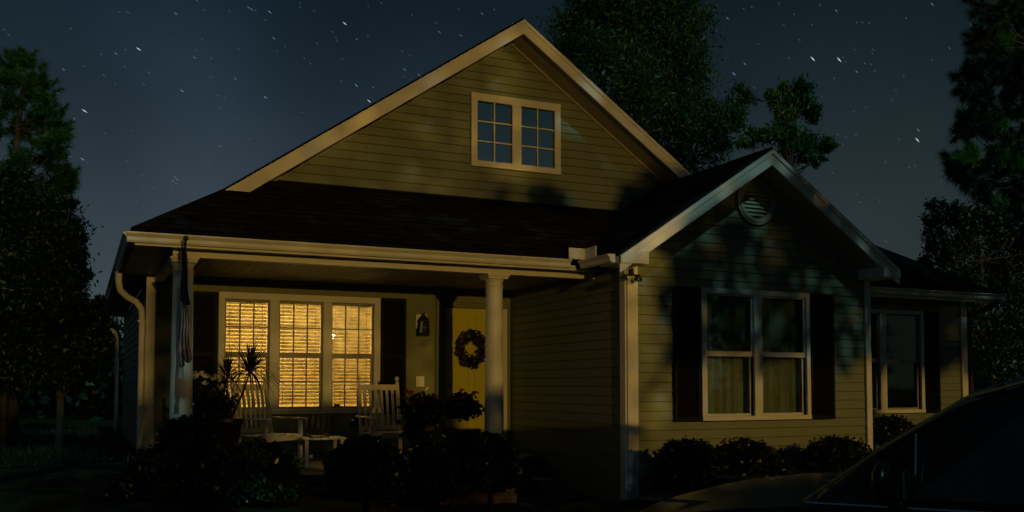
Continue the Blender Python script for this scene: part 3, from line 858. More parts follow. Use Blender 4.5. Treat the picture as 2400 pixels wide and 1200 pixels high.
def geranium(name, label, c, r, n, nf, seed, urn=True):
    rng = np.random.default_rng(seed)
    t = thing(name, label, "potted plant", (c[0], c[1], FL))
    if urn:
        b = MB(); b.lathe(c[0], c[1], [(.13, FL), (.13, FL + .03), (.06, FL + .08), (.05, .62), (.12, .72), (.20, .86), (.21, .90), (.18, .90)], 24); b.build("urn", POTM, t, smooth=True)
    P = clump_points([(c, r, n)], rng, .15)
    leaves("foliage", P, .062, .8, SHRUBL, rng, t)
    fl = []; st = MB()
    for i in range(nf):
        az = rng.uniform(0, 2 * np.pi); el = rng.uniform(.15, 1.3)
        q = np.array(c) + np.array([math.cos(az) * math.cos(el) * r[0], math.sin(az) * math.cos(el) * r[1], math.sin(el) * r[2]]) * rng.uniform(1.05, 1.35)
        fl.append(q + rng.normal(size=(22, 3)) * (.015, .015, .009)); st.tube([tuple(c), tuple(q)], .003, 4)
    for q in fl: leaves("flower_head", q, .026, .8, REDP, rng, t); st.build("stem", LEAFD, t)
geranium("potted_geranium", "urn of red geraniums standing in front of the yellow door", tuple(at(1090, 955, 11.3)), (.22, .20, .20), 1500, 13, 3)
geranium("potted_geranium", "wide bushy geranium with few red flowers right of the rocking chair", tuple(at(985, 965, 11.2)), (.28, .22, .24), 1900, 9, 4)
geranium("potted_geranium", "small dark potted plant on porch floor under the window between chairs", tuple(at(880 - 40, 985, 12.9)), (.12, .12, .09), 300, 2, 6, False)

# ================================================================== SHRUBS
def shrub(name, label, cat, lobes, n, size, m, seed, group=None, stemz=0.0):
    rng = np.random.default_rng(seed)
    c = lobes[0][0]
    t = thing(name, label, cat, (c[0], c[1], gz(c[0], c[1])), group)
    P = []
    for (c_, r_, frac) in lobes:
        k = int(n * frac); d = rng.normal(size=(k, 3)); d /= np.linalg.norm(d, axis=1)[:, None]
        d[:, 2] = np.where(d[:, 2] < -.5, -d[:, 2], d[:, 2])
        rad = (rng.uniform(.72, 1.0, k) * (1 + .07 * np.sin(d[:, 0] * 11 + seed) * np.sin(d[:, 2] * 13) + .05 * rng.normal(size=k)))[:, None]
        P.append(np.array(c_) + d * rad * np.array(r_))
    P = np.concatenate(P); P = P[P[:, 2] > gz(c[0], c[1]) + .02]
    leaves("foliage", P, size, .55, m, rng, t)
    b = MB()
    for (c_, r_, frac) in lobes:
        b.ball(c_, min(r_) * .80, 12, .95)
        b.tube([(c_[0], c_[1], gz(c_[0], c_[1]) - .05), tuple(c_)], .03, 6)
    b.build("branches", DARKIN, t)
    return t
def lobe(x, y, Y, rx, rz, ry=None, frac=1.0):     # centre pixel, plane, radii in pixels
    c = at(x, y, Y); k = (c.x * math.sin(YAW) + c.y * math.cos(YAW)) / F_PX
    return (tuple(c), (rx * k, (ry or rx) * k, rz * k), frac)
GF = "dark rounded foundation shrubs in front of the house"
shrub("foundation_shrub", "round dark shrub, left of two lobes under the large wing window", "shrub", [lobe(1615, 1112, 9.2, 88, 80)], 9000, .05, SHRUBL, 21, GF)
shrub("foundation_shrub", "round dark shrub, right of two lobes under the large wing window", "shrub", [lobe(1745, 1112, 9.2, 92, 80)], 9000, .05, SHRUBL, 22, GF)
shrub("foundation_shrub", "round dark shrub at right corner board of the wing", "shrub", [lobe(1965, 1108, 9.3, 92, 82)], 9000, .05, SHRUBL, 23, GF)
shrub("low_plant", "low leafy plant in gap between the rounded wing shrubs", "plant", [lobe(1853, 1125, 9.3, 40, 26)], 1500, .05, SHRUBL, 24)
shrub("small_shrub", "small shrub under the far recessed window", "shrub", [lobe(2085, 1020, 11.0, 62, 45)], 3000, .05, SHRUBL, 25)
shrub("porch_shrub", "dark shrub before the porch with pale glinting leaves, under left rocking chair", "shrub", [lobe(600, 1125, 9.2, 105, 85)], 9000, .055, thin_mat("glossy_shrub_leaf", (.035, .085, .045), .15, .18), 26)
shrub("porch_shrub", "dark shrub before the porch, directly beneath the right rocking chair", "shrub", [lobe(858, 1112, 9.4, 95, 85)], 8000, .055, SHRUBL, 27)
shrub("porch_shrub", "broad dark shrub at foot of right porch column", "shrub", [lobe(1060, 1100, 9.5, 110, 90, frac=.6), lobe(1150, 1105, 9.6, 70, 85, frac=.4)], 12000, .055, SHRUBL, 28)
shrub("porch_shrub", "large dark sloping shrub at the left corner of porch", "shrub", [lobe(440, 1090, 9.3, 80, 110, frac=.55), lobe(365, 1125, 9.3, 70, 75, frac=.25), lobe(310, 1160, 9.3, 60, 50, frac=.2)], 13000, .05, SHRUBL, 29)
# lit little shrub at far right
rng = np.random.default_rng(31)
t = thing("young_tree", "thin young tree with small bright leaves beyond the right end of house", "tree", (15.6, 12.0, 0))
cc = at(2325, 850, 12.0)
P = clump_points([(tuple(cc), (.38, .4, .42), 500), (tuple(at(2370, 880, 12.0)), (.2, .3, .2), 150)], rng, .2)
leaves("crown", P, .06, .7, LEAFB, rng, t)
b = MB(); b.tube([(15.7, 12.0, 0), (cc[0], 12.0, 1.2), tuple(cc)], [.03, .02, .008], 6); b.build("trunk", BARKD, t)

# grass tufts on the lit bank at the left
rng = np.random.default_rng(32)
n = 9000; gx = rng.uniform(-6, .7, n); gy = rng.uniform(12.5, 22, n)
P = np.stack([gx, gy, np.array([gz(a, b_) for a, b_ in zip(gx, gy)]) + .04], 1)
d = np.zeros((n, 3)); d[:, 2] = 1; d += rng.normal(size=(n, 3)) * .35
sd = np.cross(d, rng.normal(size=(n, 3))); sd /= np.linalg.norm(sd, axis=1)[:, None]
V = np.stack([P - sd * .006, P + sd * .006, P + d * rng.uniform(.05, .11, (n, 1))], 1).reshape(-1, 3)
o = np_mesh("grass", V, np.arange(3 * n).reshape(-1, 3), BLADE, None, 3)
o["label"] = "short grass on the bank left of the house"; o["category"] = "grass"; o["kind"] = "stuff"

# ================================================================== TREES
def branches_to(b, base, pts, r0=.09, rng=None):
    for p in pts:
        mid = (Vector(base) * .5 + Vector(p) * .5) + Vector((0, 0, -.15))
        b.tube([tuple(base), tuple(mid), tuple(p)], [r0, r0 * .55, r0 * .15], 6)
def tree(name, label, px_clumps, Y, n, size, aspect, m, seed, trunk, bark=BARKD, group=None, droop=.4, depth=1.0, shell=.45, dens=None):
    """px_clumps: (x, y, rx, ry[, dY]) in photograph pixels at plane Y"""
    rng = np.random.default_rng(seed)
    tb = trunk[0]
    t = thing(name, label, "tree", (tb[0], tb[1], 0), group)
    tot = sum(q[2] * q[3] for q in px_clumps); cl = []; cs = []
    for q in px_clumps:
        dy = q[4] if len(q) > 4 else rng.uniform(-.8, .8) * depth
        c = at(q[0], q[1], Y + dy); k = (c.x * math.sin(YAW) + c.y * math.cos(YAW)) / F_PX
        cl.append((tuple(c), (q[2] * k, max(q[2], q[3]) * k * .9, q[3] * k), max(60, int(n * q[2] * q[3] / tot)))); cs.append(tuple(c))
    leaves("crown", clump_points(cl, rng, shell), size, aspect, m, rng, t, droop)
    b = MB(); b.tube(trunk, [.16 * (1 - .75 * i / (len(trunk) - 1)) * (trunk_scale.get(name, 1)) for i in range(len(trunk))], 10)
    top = [Vector(p) for p in trunk]
    for c in cs:
        base = min(top, key=lambda p: (p - Vector(c)).length + max(0, p.z - c[2]) * 2)
        branches_to(b, base, [c], .03)
    b.build("trunk", bark, t)
    return t
trunk_scale = {"slender_tree": .5, "dark_leafy_tree": .42}
# big tree behind house
Yt = 27.0
cl = [(1480, -60, 150, 110), (1420, 60, 130, 90), (1560, 60, 110, 90), (1360, 90, 70, 50), (1590, 150, 90, 80), (1470, 160, 140, 90), (1610, 250, 100, 80), (1540, 270, 110, 90), (1690, 270, 60, 55), (1640, 330, 80, 50), (1730, 250, 40, 45), (1600, 400, 80, 60), (1500, 10, 120, 80), (1400, -20, 60, 50)]
tp = at(1540, 300, Yt)
tree("broadleaf_tree", "huge dense broadleaf tree rising behind the main gable roof", cl, Yt, 60000, .19, .30, LEAF, 41,
     [(tp.x, Yt, 0), (tp.x + .1, Yt, 4), (tp.x - .1, Yt, 8), (tp.x - .6, Yt, 12)], droop=.5, depth=1.4)
# small bright tree
cl = [(1870, 215, 45, 35), (1820, 225, 30, 25), (1850, 260, 50, 40), (1905, 255, 32, 35), (1830, 310, 38, 45, -.4), (1800, 320, 30, 20), (1890, 335, 55, 28), (1940, 340, 32, 18), (1860, 355, 50, 28), (1905, 370, 26, 18), (1775, 320, 30, 26), (1740, 330, 22, 14)]
tree("slender_tree", "smaller leafy tree with bright green leaves above the wing roof peak", cl, 17.0, 8500, .12, .34, LEAFB, 42,
     [(at(1835, 400, 17).x, 17, 0), (at(1835, 400, 17).x, 17, 3), (at(1840, 330, 17).x, 17, 5.6), (at(1850, 240, 17).x, 17, 6.4)], droop=1.0, depth=.4, shell=.2)
# left: dense dark broadleaf
cl = [(60, 520, 110, 80), (110, 600, 80, 80), (60, 680, 110, 90), (150, 680, 60, 50), (180, 610, 25, 40), (140, 780, 90, 70), (200, 730, 40, 40), (215, 800, 35, 60), (60, 830, 90, 70), (175, 860, 60, 50), (20, 450, 60, 60), (160, 530, 30, 35), (235, 760, 22, 50), (200, 640, 16, 14), (228, 700, 18, 12), (190, 560, 12, 14), (170, 470, 18, 18)]
tree("dark_leafy_tree", "dark dense tree left of the house below the tall pine", cl, 15.5, 60000, .075, .4, LEAFD, 43,
     [(at(140, 1060, 15.5).x, 15.5, gz(-1, 15.5)), (at(141, 960, 15.5).x, 15.5, 1.3), (at(143, 860, 15.5).x, 15.5, 2.0), (at(120, 640, 15.5).x, 15.5, 3.3)], bark=BARK, depth=1.0)
tree("dark_leafy_tree", "low leafy tree at far left edge with thin bare trunk", [(10, 760, 60, 80), (0, 860, 60, 50), (-40, 700, 60, 90)], 16.5, 16000, .075, .4, LEAFD, 44,
     [(at(8, 1050, 16.5).x, 16.5, .4), (at(8, 950, 16.5).x, 16.5, 1.4), (at(5, 800, 16.5).x, 16.5, 4)], bark=BARK)
# far dark wood behind the left lawn
rng = np.random.default_rng(45)
cl = [((x, 34 + rng.uniform(-2, 2), rng.uniform(1.2, 2.2)), (2.4, 2.4, 2.2), 3500) for x in np.arange(-22, 1.5, 1.6)]
cl += [((x, 36 + rng.uniform(-2, 2), rng.uniform(1.8, 3.0)), (2.8, 2.4, 3.0), 2500) for x in np.arange(26, 62, 2.2)]
o = leaves("distant_wood", clump_points(cl, rng, .1), .35, .5, LEAFD, rng)
o["label"] = "dark wood beyond the lawns on both sides of the house"; o["category"] = "wood"; o["kind"] = "stuff"

def pine(name, label, trunk, tufts, nl, seed, m, Y, needles=90, nw=.006, rads=(.09, .02), lit=()):
    rng = np.random.default_rng(seed)
    t = thing(name, label, "tree", (trunk[0][0], trunk[0][1], 0))
    b = MB(); n_ = len(trunk); b.tube(trunk, [rads[0] + (rads[1] - rads[0]) * i / (n_ - 1) for i in range(n_)], 10)
    V = []; tr = [Vector(p) for p in trunk]
    for q in tufts:
        x, y, r = q[:3]; dy = q[3] if len(q) > 3 else rng.uniform(-.9, .9)
        c = at(x, y, Y + dy); k = (c.x * math.sin(YAW) + c.y * math.cos(YAW)) / F_PX; rr = r * k
        base = min(tr, key=lambda p: abs(p.z - (c.z - .4)))
        mid = base.lerp(c, .6) + Vector((0, 0, -.12))
        b.tube([tuple(base), tuple(mid), tuple(c)], [.018, .011, .004], 5)
        for s_ in range(max(5, int(r / 2.6))):
            off = Vector(rng.normal(size=3) * rr * .5)
            tc_ = c + off
            b.tube([tuple(c), tuple(tc_)], [.006, .003], 4, False)
            ax = (off.normalized() + Vector((0, 0, .5))).normalized()
            d = rng.normal(size=(needles, 3)) * .62 + np.array(ax) * .8; d /= np.linalg.norm(d, axis=1)[:, None]
            L = nl * rng.uniform(.7, 1.15, (needles, 1))
            st = np.array(tc_) + np.array(ax) * rng.uniform(-.12, .05, (needles, 1))
            sdv = np.cross(d, rng.normal(size=(needles, 3))); sdv /= np.linalg.norm(sdv, axis=1)[:, None]
            tip = st + d * L; tip[:, 2] -= L[:, 0] * .12
            V.append(np.stack([st - sdv * nw, st + sdv * nw, tip], 1).reshape(-1, 3))
    V = np.concatenate(V)
    np_mesh("crown", V, np.arange(len(V)).reshape(-1, 3), m, t, 3)
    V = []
    for x, y, r in lit:                      # clumps in a paler green that paints in the light on them
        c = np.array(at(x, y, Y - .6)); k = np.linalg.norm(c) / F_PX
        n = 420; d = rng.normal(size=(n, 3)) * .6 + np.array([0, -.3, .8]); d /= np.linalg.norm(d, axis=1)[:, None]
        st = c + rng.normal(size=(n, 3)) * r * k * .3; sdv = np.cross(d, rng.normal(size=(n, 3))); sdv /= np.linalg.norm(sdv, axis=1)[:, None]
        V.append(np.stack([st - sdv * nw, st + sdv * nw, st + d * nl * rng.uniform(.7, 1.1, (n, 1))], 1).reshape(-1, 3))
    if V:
        V = np.concatenate(V); np_mesh("lit_needles", V, np.arange(len(V)).reshape(-1, 3), LITNEEDLE, t, 3)
    b.build("trunk", BARK, t)
    return t
Yl = 19.0
tf = [(62, 135, 16), (55, 150, 20), (80, 165, 22), (40, 175, 22), (95, 185, 18), (60, 200, 26), (20, 150, 18), (10, 190, 20), (100, 210, 22), (75, 235, 24), (110, 235, 18), (30, 240, 25), (120, 262, 20), (90, 275, 26), (132, 290, 20), (60, 300, 24), (125, 320, 24), (140, 312, 18), (95, 335, 26), (135, 345, 20), (20, 300, 26), (110, 365, 22), (60, 370, 24), (130, 385, 16), (25, 370, 26), (155, 405, 22), (168, 418, 20), (150, 430, 20), (120, 425, 24), (90, 430, 18), (160, 445, 16), (30, 430, 26), (140, 470, 24), (100, 480, 24), (60, 460, 26), (15, 490, 28), (5, 250, 22), (5, 420, 24), (45, 110 + 20, 12)]
tf = [(x, y, r * 1.3) for x, y, r in tf]
pine("pine_tree", "tall pine with tufted green needles at the left edge against starry sky",
     [(at(30, 1050, Yl).x, Yl, .45), (at(32, 800, Yl).x, Yl, at(32, 800, Yl).z), (at(32, 420, Yl).x, Yl, at(32, 420, Yl).z), (at(42, 300, Yl).x, Yl, at(42, 300, Yl).z), (at(55, 200, Yl).x, Yl, at(55, 200, Yl).z), (at(62, 140, Yl).x, Yl, at(62, 140, Yl).z)], tf, .17, 51, NEEDLE, Yl, 75, .007)
Yr = 12.5
tf = [(2300, 10, 30), (2340, 30, 40), (2385, 20, 40), (2330, 60, 34), (2375, 80, 40), (2290, 90, 26), (2320, 105, 34), (2360, 130, 40), (2395, 120, 40), (2275, 165, 28), (2310, 160, 36), (2350, 190, 42), (2264, 190, 22), (2270, 215, 24), (2310, 220, 32), (2390, 190, 40), (2380, 250, 40), (2340, 270, 38), (2290, 270, 30), (2262, 290, 26), (2255, 300, 22), (2300, 300, 34), (2350, 320, 34), (2385, 330, 40), (2395, 390, 40), (2350, 385, 34), (2275, 370, 30), (2240, 385, 24), (2235, 392, 18), (2260, 410, 30), (2290, 395, 26), (2360, 440, 40), (2330, 400, 30), (2390, 470, 36), (2300, 440, 26)]
tf = [(x + (8 if x > 2330 else 0), y, r * 1.2) for x, y, r in tf]
tf += [(4880 - x, y + 15, r) for x, y, r in tf if x < 2400]
trk = [(at(2450, 1000, Yr).x, Yr, 0), (at(2450, 700, Yr).x, Yr, at(2400, 700, Yr).z), (at(2440, 400, Yr).x, Yr, at(2390, 400, Yr).z), (at(2430, 100, Yr).x, Yr, at(2385, 100, Yr).z), (at(2420, -150, Yr).x, Yr, at(2380, -150, Yr).z)]
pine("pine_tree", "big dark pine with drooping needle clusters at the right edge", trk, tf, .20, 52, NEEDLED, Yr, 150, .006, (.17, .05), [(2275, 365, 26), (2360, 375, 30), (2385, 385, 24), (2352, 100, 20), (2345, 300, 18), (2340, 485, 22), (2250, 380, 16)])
cl = [(2220, 500, 40, 35), (2190, 530, 28, 40), (2260, 520, 50, 45), (2175, 600, 24, 30), (2200, 590, 45, 40), (2290, 560, 60, 60), (2340, 500, 60, 50), (2240, 640, 60, 55), (2310, 660, 70, 60), (2380, 600, 60, 80), (2270, 730, 60, 50), (2350, 760, 70, 60), (2390, 700, 50, 70), (2300, 830, 50, 50), (2370, 860, 60, 50), (2210, 690, 45, 30), (2190, 480, 20, 16), (2160, 640, 30, 30), (2400, 520, 70, 60), (2420, 700, 70, 80), (2200, 760, 50, 60), (2300, 900, 80, 60), (2480, 560, 70, 80), (2500, 760, 80, 90), (2450, 860, 70, 60)]
tree("holly_tree", "dark bushy tree below the right pine, behind the end of the roof", cl, 18.5, 52000, .11, .5, LEAFD, 53,
     [(at(2300, 1000, 18.5).x, 18.5, 0), (at(2300, 800, 18.5).x, 18.5, 2.5), (at(2300, 600, 18.5).x, 18.5, 5)], depth=.8, droop=.2)
# unseen tree added behind the camera to cast leafy shadows on the wing
def shade_tree(label, c, r, n, seed, size=.12):
    rng = np.random.default_rng(seed); t = thing("screen_tree", label, "tree", (c[0], c[1], 0), "unseen leaf screens behind the camera")
    leaves("crown", clump_points([(c, r, n)], rng, .1), size, .5, LEAF, rng, t)
    b = MB(); b.tube([(c[0], c[1], 0), (c[0], c[1], c[2] - r[2] * .5), (c[0], c[1], c[2])], [.10, .07, .02], 8)
    b.build("trunk", BARKD, t)
# unseen leaf masses cut to shadow shapes: only the low wing sees the high lamp
def leaf_screen(label, x0, x1, z0, z1, n, seed, keep, L=AMBER2_POS):
    rng = np.random.default_rng(seed); xm = (x0 + x1) / 2
    t = thing("screen_tree", label, "tree", (xm, -5.0, 0), "unseen leaf screens behind the camera")
    P = np.stack([rng.uniform(x0, x1, n), -5.0 + rng.normal(size=n) * .45, rng.uniform(z0, z1, n)], 1)
    k = (10.0 - L[1]) / (P[:, 1] - L[1]); wx = L[0] + (P[:, 0] - L[0]) * k; wz = L[2] + (P[:, 2] - L[2]) * k
    P = P[keep(wx, wz)]
    leaves("crown", P, .16, .6, LEAFD, rng, t)
    b = MB(); b.tube([(xm, -5, 0), (xm, -5, z0 + .3), (xm + .1, -5, z1 - .5)], [.11, .08, .02], 8)
    b.build("trunk", BARKD, t)
edge = lambda x: 1.80 + .22 * (x > 10.35) + .10 * np.sin(x * 5.1) + .07 * np.sin(x * 12.7 + 1)
leaf_screen("unseen crown of leaves cut to shade the wing from the low lamp", 2.6, 7.5, 1.8, 4.0, 24000, 61,
           lambda x, z: ((x > 6.78 + .12 * np.sin(z * 7) + .05 * np.sin(z * 19)) & (z > .45) & (z < np.minimum(4.5, 3.0 + .68 * (x - 5.8) + .35 * (x > 6.95)) + .1 + .06 * np.sin(x * 17)))
           | ((x > 4.85) & (x < 6.15) & (z > 3.98) & (z < 4.20 + .08 * np.sin(x * 9) + .04 * np.sin(x * 23))), AMBER_POS)
leaf_screen("unseen leaf mass added to keep the high lamp off the porch", 6.6, 11.5, .3, 7.9, 14000, 64, lambda x, z: x < 6.75 + .1 * np.sin(z * 6))
leaf_screen("unseen leaf mass cut to keep the high lamp off the upper wing", 11.3, 17.0, 4.9, 7.9, 15000, 65, lambda x, z: (x > 6.6) & (z > edge(x)))
# dark tree line across the street
rng = np.random.default_rng(66)
o = leaves("wood_across_street", clump_points([((x, -34 + rng.uniform(-2, 2), 6.0), (3.4, 2.5, 7.0), 2400) for x in np.arange(-30, 60, 3.0)], rng, .05), .5, .6, LEAFD, rng)
o["label"] = "dark tree line across the street behind the viewpoint"; o["category"] = "wood"; o["kind"] = "stuff"
# unseen tree added to screen the facade from the moon, gaps cut for light
rng = np.random.default_rng(63)
t = thing("moon_screen_tree", "unseen very tall tree added to keep the moon off the facade", "tree", (-4.0, -7.5, 0))
P = clump_points([((1.5, -6, 19.5), (3.5, 2.0, 3.2), 9000), ((5.5, -6, 20.5), (3.5, 2.0, 3.0), 9000), ((9.5, -6, 18.0), (4.0, 2.0, 3.6), 11000), ((13.5, -6, 16), (3.0, 2.0, 3.0), 7000), ((4.5, -5.5, 15.0), (3.6, 2.0, 2.6), 9000), ((8.5, -5, 12.5), (4.5, 2.0, 2.4), 9000), ((1.8, -5, 12.5), (2.0, 2.0, 2.2), 4500)], rng, .05)
tt = math.tan(MOON_EL)
def on_plane(Y): return P[:, 0], P[:, 2] - (Y - P[:, 1]) * tt
px_, pz_ = on_plane(9.55)
gap = (px_ > 5.7) & (px_ < 8.15) & (np.abs(pz_ - (EZ + S * (px_ - 5.8) - .10)) < .17)          # gap that lights the left rake of the wing
px_, pz_ = on_plane(10.0)
gap |= (np.abs(px_ - 7.15) < .42) & (np.abs(pz_ - 3.42 + .25 * (px_ - 7.15)) < .11 * (1 - (px_ - 7.15) / .9))
px_, pz_ = on_plane(11.77)
for hx, hz, hw_, hh in ((4.25, 5.50, .28, .10), (5.25, 6.20, .30, .10), (2.75, 4.50, .25, .08), (6.6, 5.72, .35, .2), (3.95, 4.95, .22, .05), (4.95, 5.0, .05, .3), (7.3, 5.2, .3, .1)):
    gap |= ((px_ - hx) / hw_) ** 2 + ((pz_ - hz) / hh) ** 2 < 1
for Yq, x0_, x1_, z0_, z1_ in ((10.35, .92, 1.02, 1.5, 2.3), (10.78, 4.74, 4.79, .75, 1.4), (8.75, 1.25, 2.0, .05, .66), (9.2, 3.0, 3.12, .4, .7)):
    px_, pz_ = on_plane(Yq); gap |= (px_ > x0_) & (px_ < x1_) & (pz_ > z0_) & (pz_ < z1_)
px_, pz_ = on_plane(9.94); gap |= ((px_ - 8.18) ** 2 + (pz_ - 3.92) ** 2 < .36 ** 2) & (rng.random(len(P)) < .95)
P = P[~gap & (rng.random(len(P)) > .38)]
leaves("crown", P, .26, .6, LEAF, rng, t)
b = MB(); b.tube([(-4.0, -7.5, 0), (-3.9, -7.5, 5), (-3.2, -7.3, 9.5), (-1.0, -6.6, 15), (1.5, -6, 19.5)], [.42, .36, .30, .18, .05], 12)
for q in ((5.5, -6, 20), (9.5, -6, 18), (13.0, -6, 16), (8.5, -5, 12.8), (1.8, -5, 12.8)): b.tube([(-3.3, -7.3, 9.2), ((-3.3 + q[0]) / 2, -6.6, max(q[2] * .78, 10.5)), q], [.2, .13, .03], 8)
b.build("trunk", BARK, t)

# unseen board screen added behind the camera, stepped to cut the low lamp
t = thing("board_screen", "unseen stepped board screen added to shade the lower porch and lawn", "fence", (-2, -6, 0))
b = MB(); x = -9.0; i = 0
while x < 7.4:
    top = 2.36 if x < 2.68 else (2.08 if x < 3.42 else 1.89)
    b.box(x, x + .14, -6.02, -6.0, 0, top - .01 * (i % 2)); x += .145; i += 1
b.build("boards", WOODF, t)
b = MB(); b.box(-9, 7.5, -6.06, -6.021, .4, .49); b.box(-9, 7.5, -6.06, -6.021, 1.5, 1.59)
for x in np.arange(-9, 7.5, 2.06): b.box(x - .045, x + .045, -6.15, -6.061, 0, 1.7)
b.box(.93, 1.07, -6.15, -6.061, 0, 2.97)  # tall post added to dim the left column
b.build("rails", WOODF, t)

# ================================================================== CAR
car = thing("parked_car", "dark glossy car parked in driveway at lower right, nose pointing left", "car", (0, 0, 0))
def loft(secs, close=True):
    b = MB(); n = len(secs[0])
    for s_ in secs: b.v += [tuple(p) for p in s_]
    for i in range(len(secs) - 1):
        for k in range(n if close else n - 1):
            a = i * n + k; c = i * n + (k + 1) % n
            b.f.append((a, c, c + n, a + n)); b.mi.append(0)
    b.f.append(tuple(range(n))[::-1]); b.f.append(tuple((len(secs) - 1) * n + k for k in range(n))); b.mi += [0, 0]
    return b
# local: +x forward (nose), origin at the centre of windscreen base on ground
st = [  # x, half width, z low, z belt/top, crown
    (1.02, .50, .30, .62, .03), (.96, .70, .22, .74, .04), (.84, .80, .20, .84, .05), (.6, .86, .20, .90, .06), (.3, .88, .20, .945, .06), (.0, .895, .20, .975, .05),
    (-.6, .90, .20, .99, .02), (-1.6, .90, .20, 1.0, .02), (-2.5, .88, .22, 1.01, .02), (-3.0, .82, .28, 1.0, .03), (-3.12, .70, .34, .92, .03)]
secs = []
for x, w, zl, zt, cr_ in st:
    s_ = [(x, -w * .96, zl), (x, -w, zl + .12), (x, -w, zt - .22), (x, -w * .97, zt - .08), (x, -w * .90, zt), (x, -w * .5, zt + cr_ * .8), (x, 0, zt + cr_),
          (x, w * .5, zt + cr_ * .8), (x, w * .90, zt), (x, w * .97, zt - .08), (x, w, zt - .22), (x, w, zl + .12), (x, w * .96, zl)]
    secs.append(s_)
body = loft(secs).build("body", CARP, car, smooth=True)
gs = []
for x, w, wt, zb, zt in ((.02, .74, .73, .97, .985), (-.25, .82, .74, .98, 1.21), (-.55, .84, .68, .98, 1.40), (-.80, .84, .64, .98, 1.49), (-1.3, .84, .63, .98, 1.54), (-2.0, .84, .62, .98, 1.53), (-2.5, .82, .61, .98, 1.47), (-2.85, .78, .62, .98, 1.22), (-3.02, .75, .70, .98, 1.0)):
    gs.append([(x, -w, zb), (x, -(w + wt) / 2 - .02, (zb + zt) / 2), (x, -wt, zt - .02), (x, -wt * .75, zt + .012), (x, 0, zt + .03), (x, wt * .75, zt + .012), (x, wt, zt - .02), (x, (w + wt) / 2 + .02, (zb + zt) / 2), (x, w, zb)])
loft(gs).build("cabin", CARP, car, smooth=True)
def cglass(pts, m=None):
    b = MB(); b.add(pts, [tuple(range(len(pts)))]); o = b.build("car_window", m or MATS["car_glass"], car); s_ = o.modifiers.new("solid", 'SOLIDIFY'); s_.thickness = .008; s_.offset = 1; return o
mat("car_glass", (.006, .007, .008), .06, .1, 10, spec=.6)
for s_ in (-1, 1):
    f_ = lambda x, z, zt, wt, w=.84: (x, s_ * (w + (wt - w) * (z - .98) / (zt - .98) + .022), z)
    cglass([f_(-.38, 1.03, 1.5, .66), f_(-1.25, 1.03, 1.54, .63), f_(-1.25, 1.47, 1.54, .63), f_(-.86, 1.44, 1.50, .64)][::s_])
    cglass([f_(-1.33, 1.03, 1.54, .63), f_(-2.2, 1.03, 1.55, .62), f_(-2.15, 1.43, 1.55, .62), f_(-1.33, 1.47, 1.54, .63)][::s_])
for s_ in (-1, 1):
    b = MB(); b.tube([(.03, s_ * .76, .99), (-.27, s_ * .765, 1.21), (-.56, s_ * .70, 1.405), (-.82, s_ * .655, 1.485), (-1.3, s_ * .645, 1.535), (-2.0, s_ * .635, 1.525), (-2.5, s_ * .625, 1.465)], .007, 6); b.build("window_trim", MATS["brass"], car)
    b = MB(); b.tube([(-.40, s_ * .865, 1.0), (-.40, s_ * .80, 1.27)], .006, 6); b.tube([(.0, s_ * .85, .995), (-2.9, s_ * .86, 1.01)], .006, 6); b.build("window_trim", CHROME, car)
for y in (-.35, .25):
    b = MB(); b.tube([(.05, y, 1.02), (-.02, y + .25, 1.05), (-.06, y + .55, 1.075)], .007, 5); b.build("wiper", BLACKM, car)
cglass([(-.05, -.68, 1.03), (-.05, .68, 1.03), (-.68, .60, 1.46), (-.68, -.60, 1.46)])
for s_ in (-1, 1):
    b = MB(); b.ball((-.30, s_ * 1.00, 1.10), .066, 14, 1.25)
    b.v = [((x + .32) * .6 - .32, y * 1.0 + (y - s_ * 1.02) * .25, z) for x, y, z in b.v]
    b.tube([(-.35, s_ * .88, 1.0), (-.33, s_ * .97, 1.03)], .02, 8)
    mr = b.build("side_mirror", CARP, car, smooth=True)
    b = MB(); b.box(-.39, -.383, s_ * 1.00 - .05, s_ * 1.00 + .05, 1.05, 1.15); b.build("mirror_glass", CHROME, mr)
    b = MB(); b.ball((.82, s_ * .66, .70), .11, 14, .6); b.v = [((x - .82) * 1.2 + .82, y, z) for x, y, z in b.v]
    b.build("headlight", MATS["car_glass"], car, smooth=True)
    for x in (.45, -2.25):
        b = MB(); b.tube([(x, s_ * .70, .33), (x, s_ * .905, .33)], .33, 32); w = b.build("wheel", RUBBER, car, smooth=True)
        b = MB(); b.tube([(x, s_ * .904, .33), (x, s_ * .915, .33)], .21, 24)
        for q in range(5): b.box(-.02, .02, -.004, .004, 0, .2, Matrix.Translation((x, s_ * .918, .33)) @ Matrix.Rotation(q * 2 * math.pi / 5, 4, 'Y'))
        b.build("rim", CHROME, w, smooth=True)
    for x in (-.75, -1.7):
        b = MB(); b.box(x - .3 + .02, x - .14, s_ * .905 - .008, s_ * .905 + .008, .86, .885); b.build("door_handle", CARP, car)
    b = MB(); b.box(.02, .85, s_ * .60 - .004, s_ * .60 + .004, .93, .945); b.build("hood_seam", BLACKM, car)
W0 = at(1990, 1130, 4.0)
kk = (CAM_Z - 1.0) / (CAM_Z - W0.z)
W0 = Vector((0, 0, CAM_Z)) + (W0 - Vector((0, 0, CAM_Z))) * kk
nose = Vector((-.57, .82, 0))
car.location = (W0.x, W0.y, 0.0)
car.rotation_euler = (0, 0, math.atan2(nose.y, nose.x))

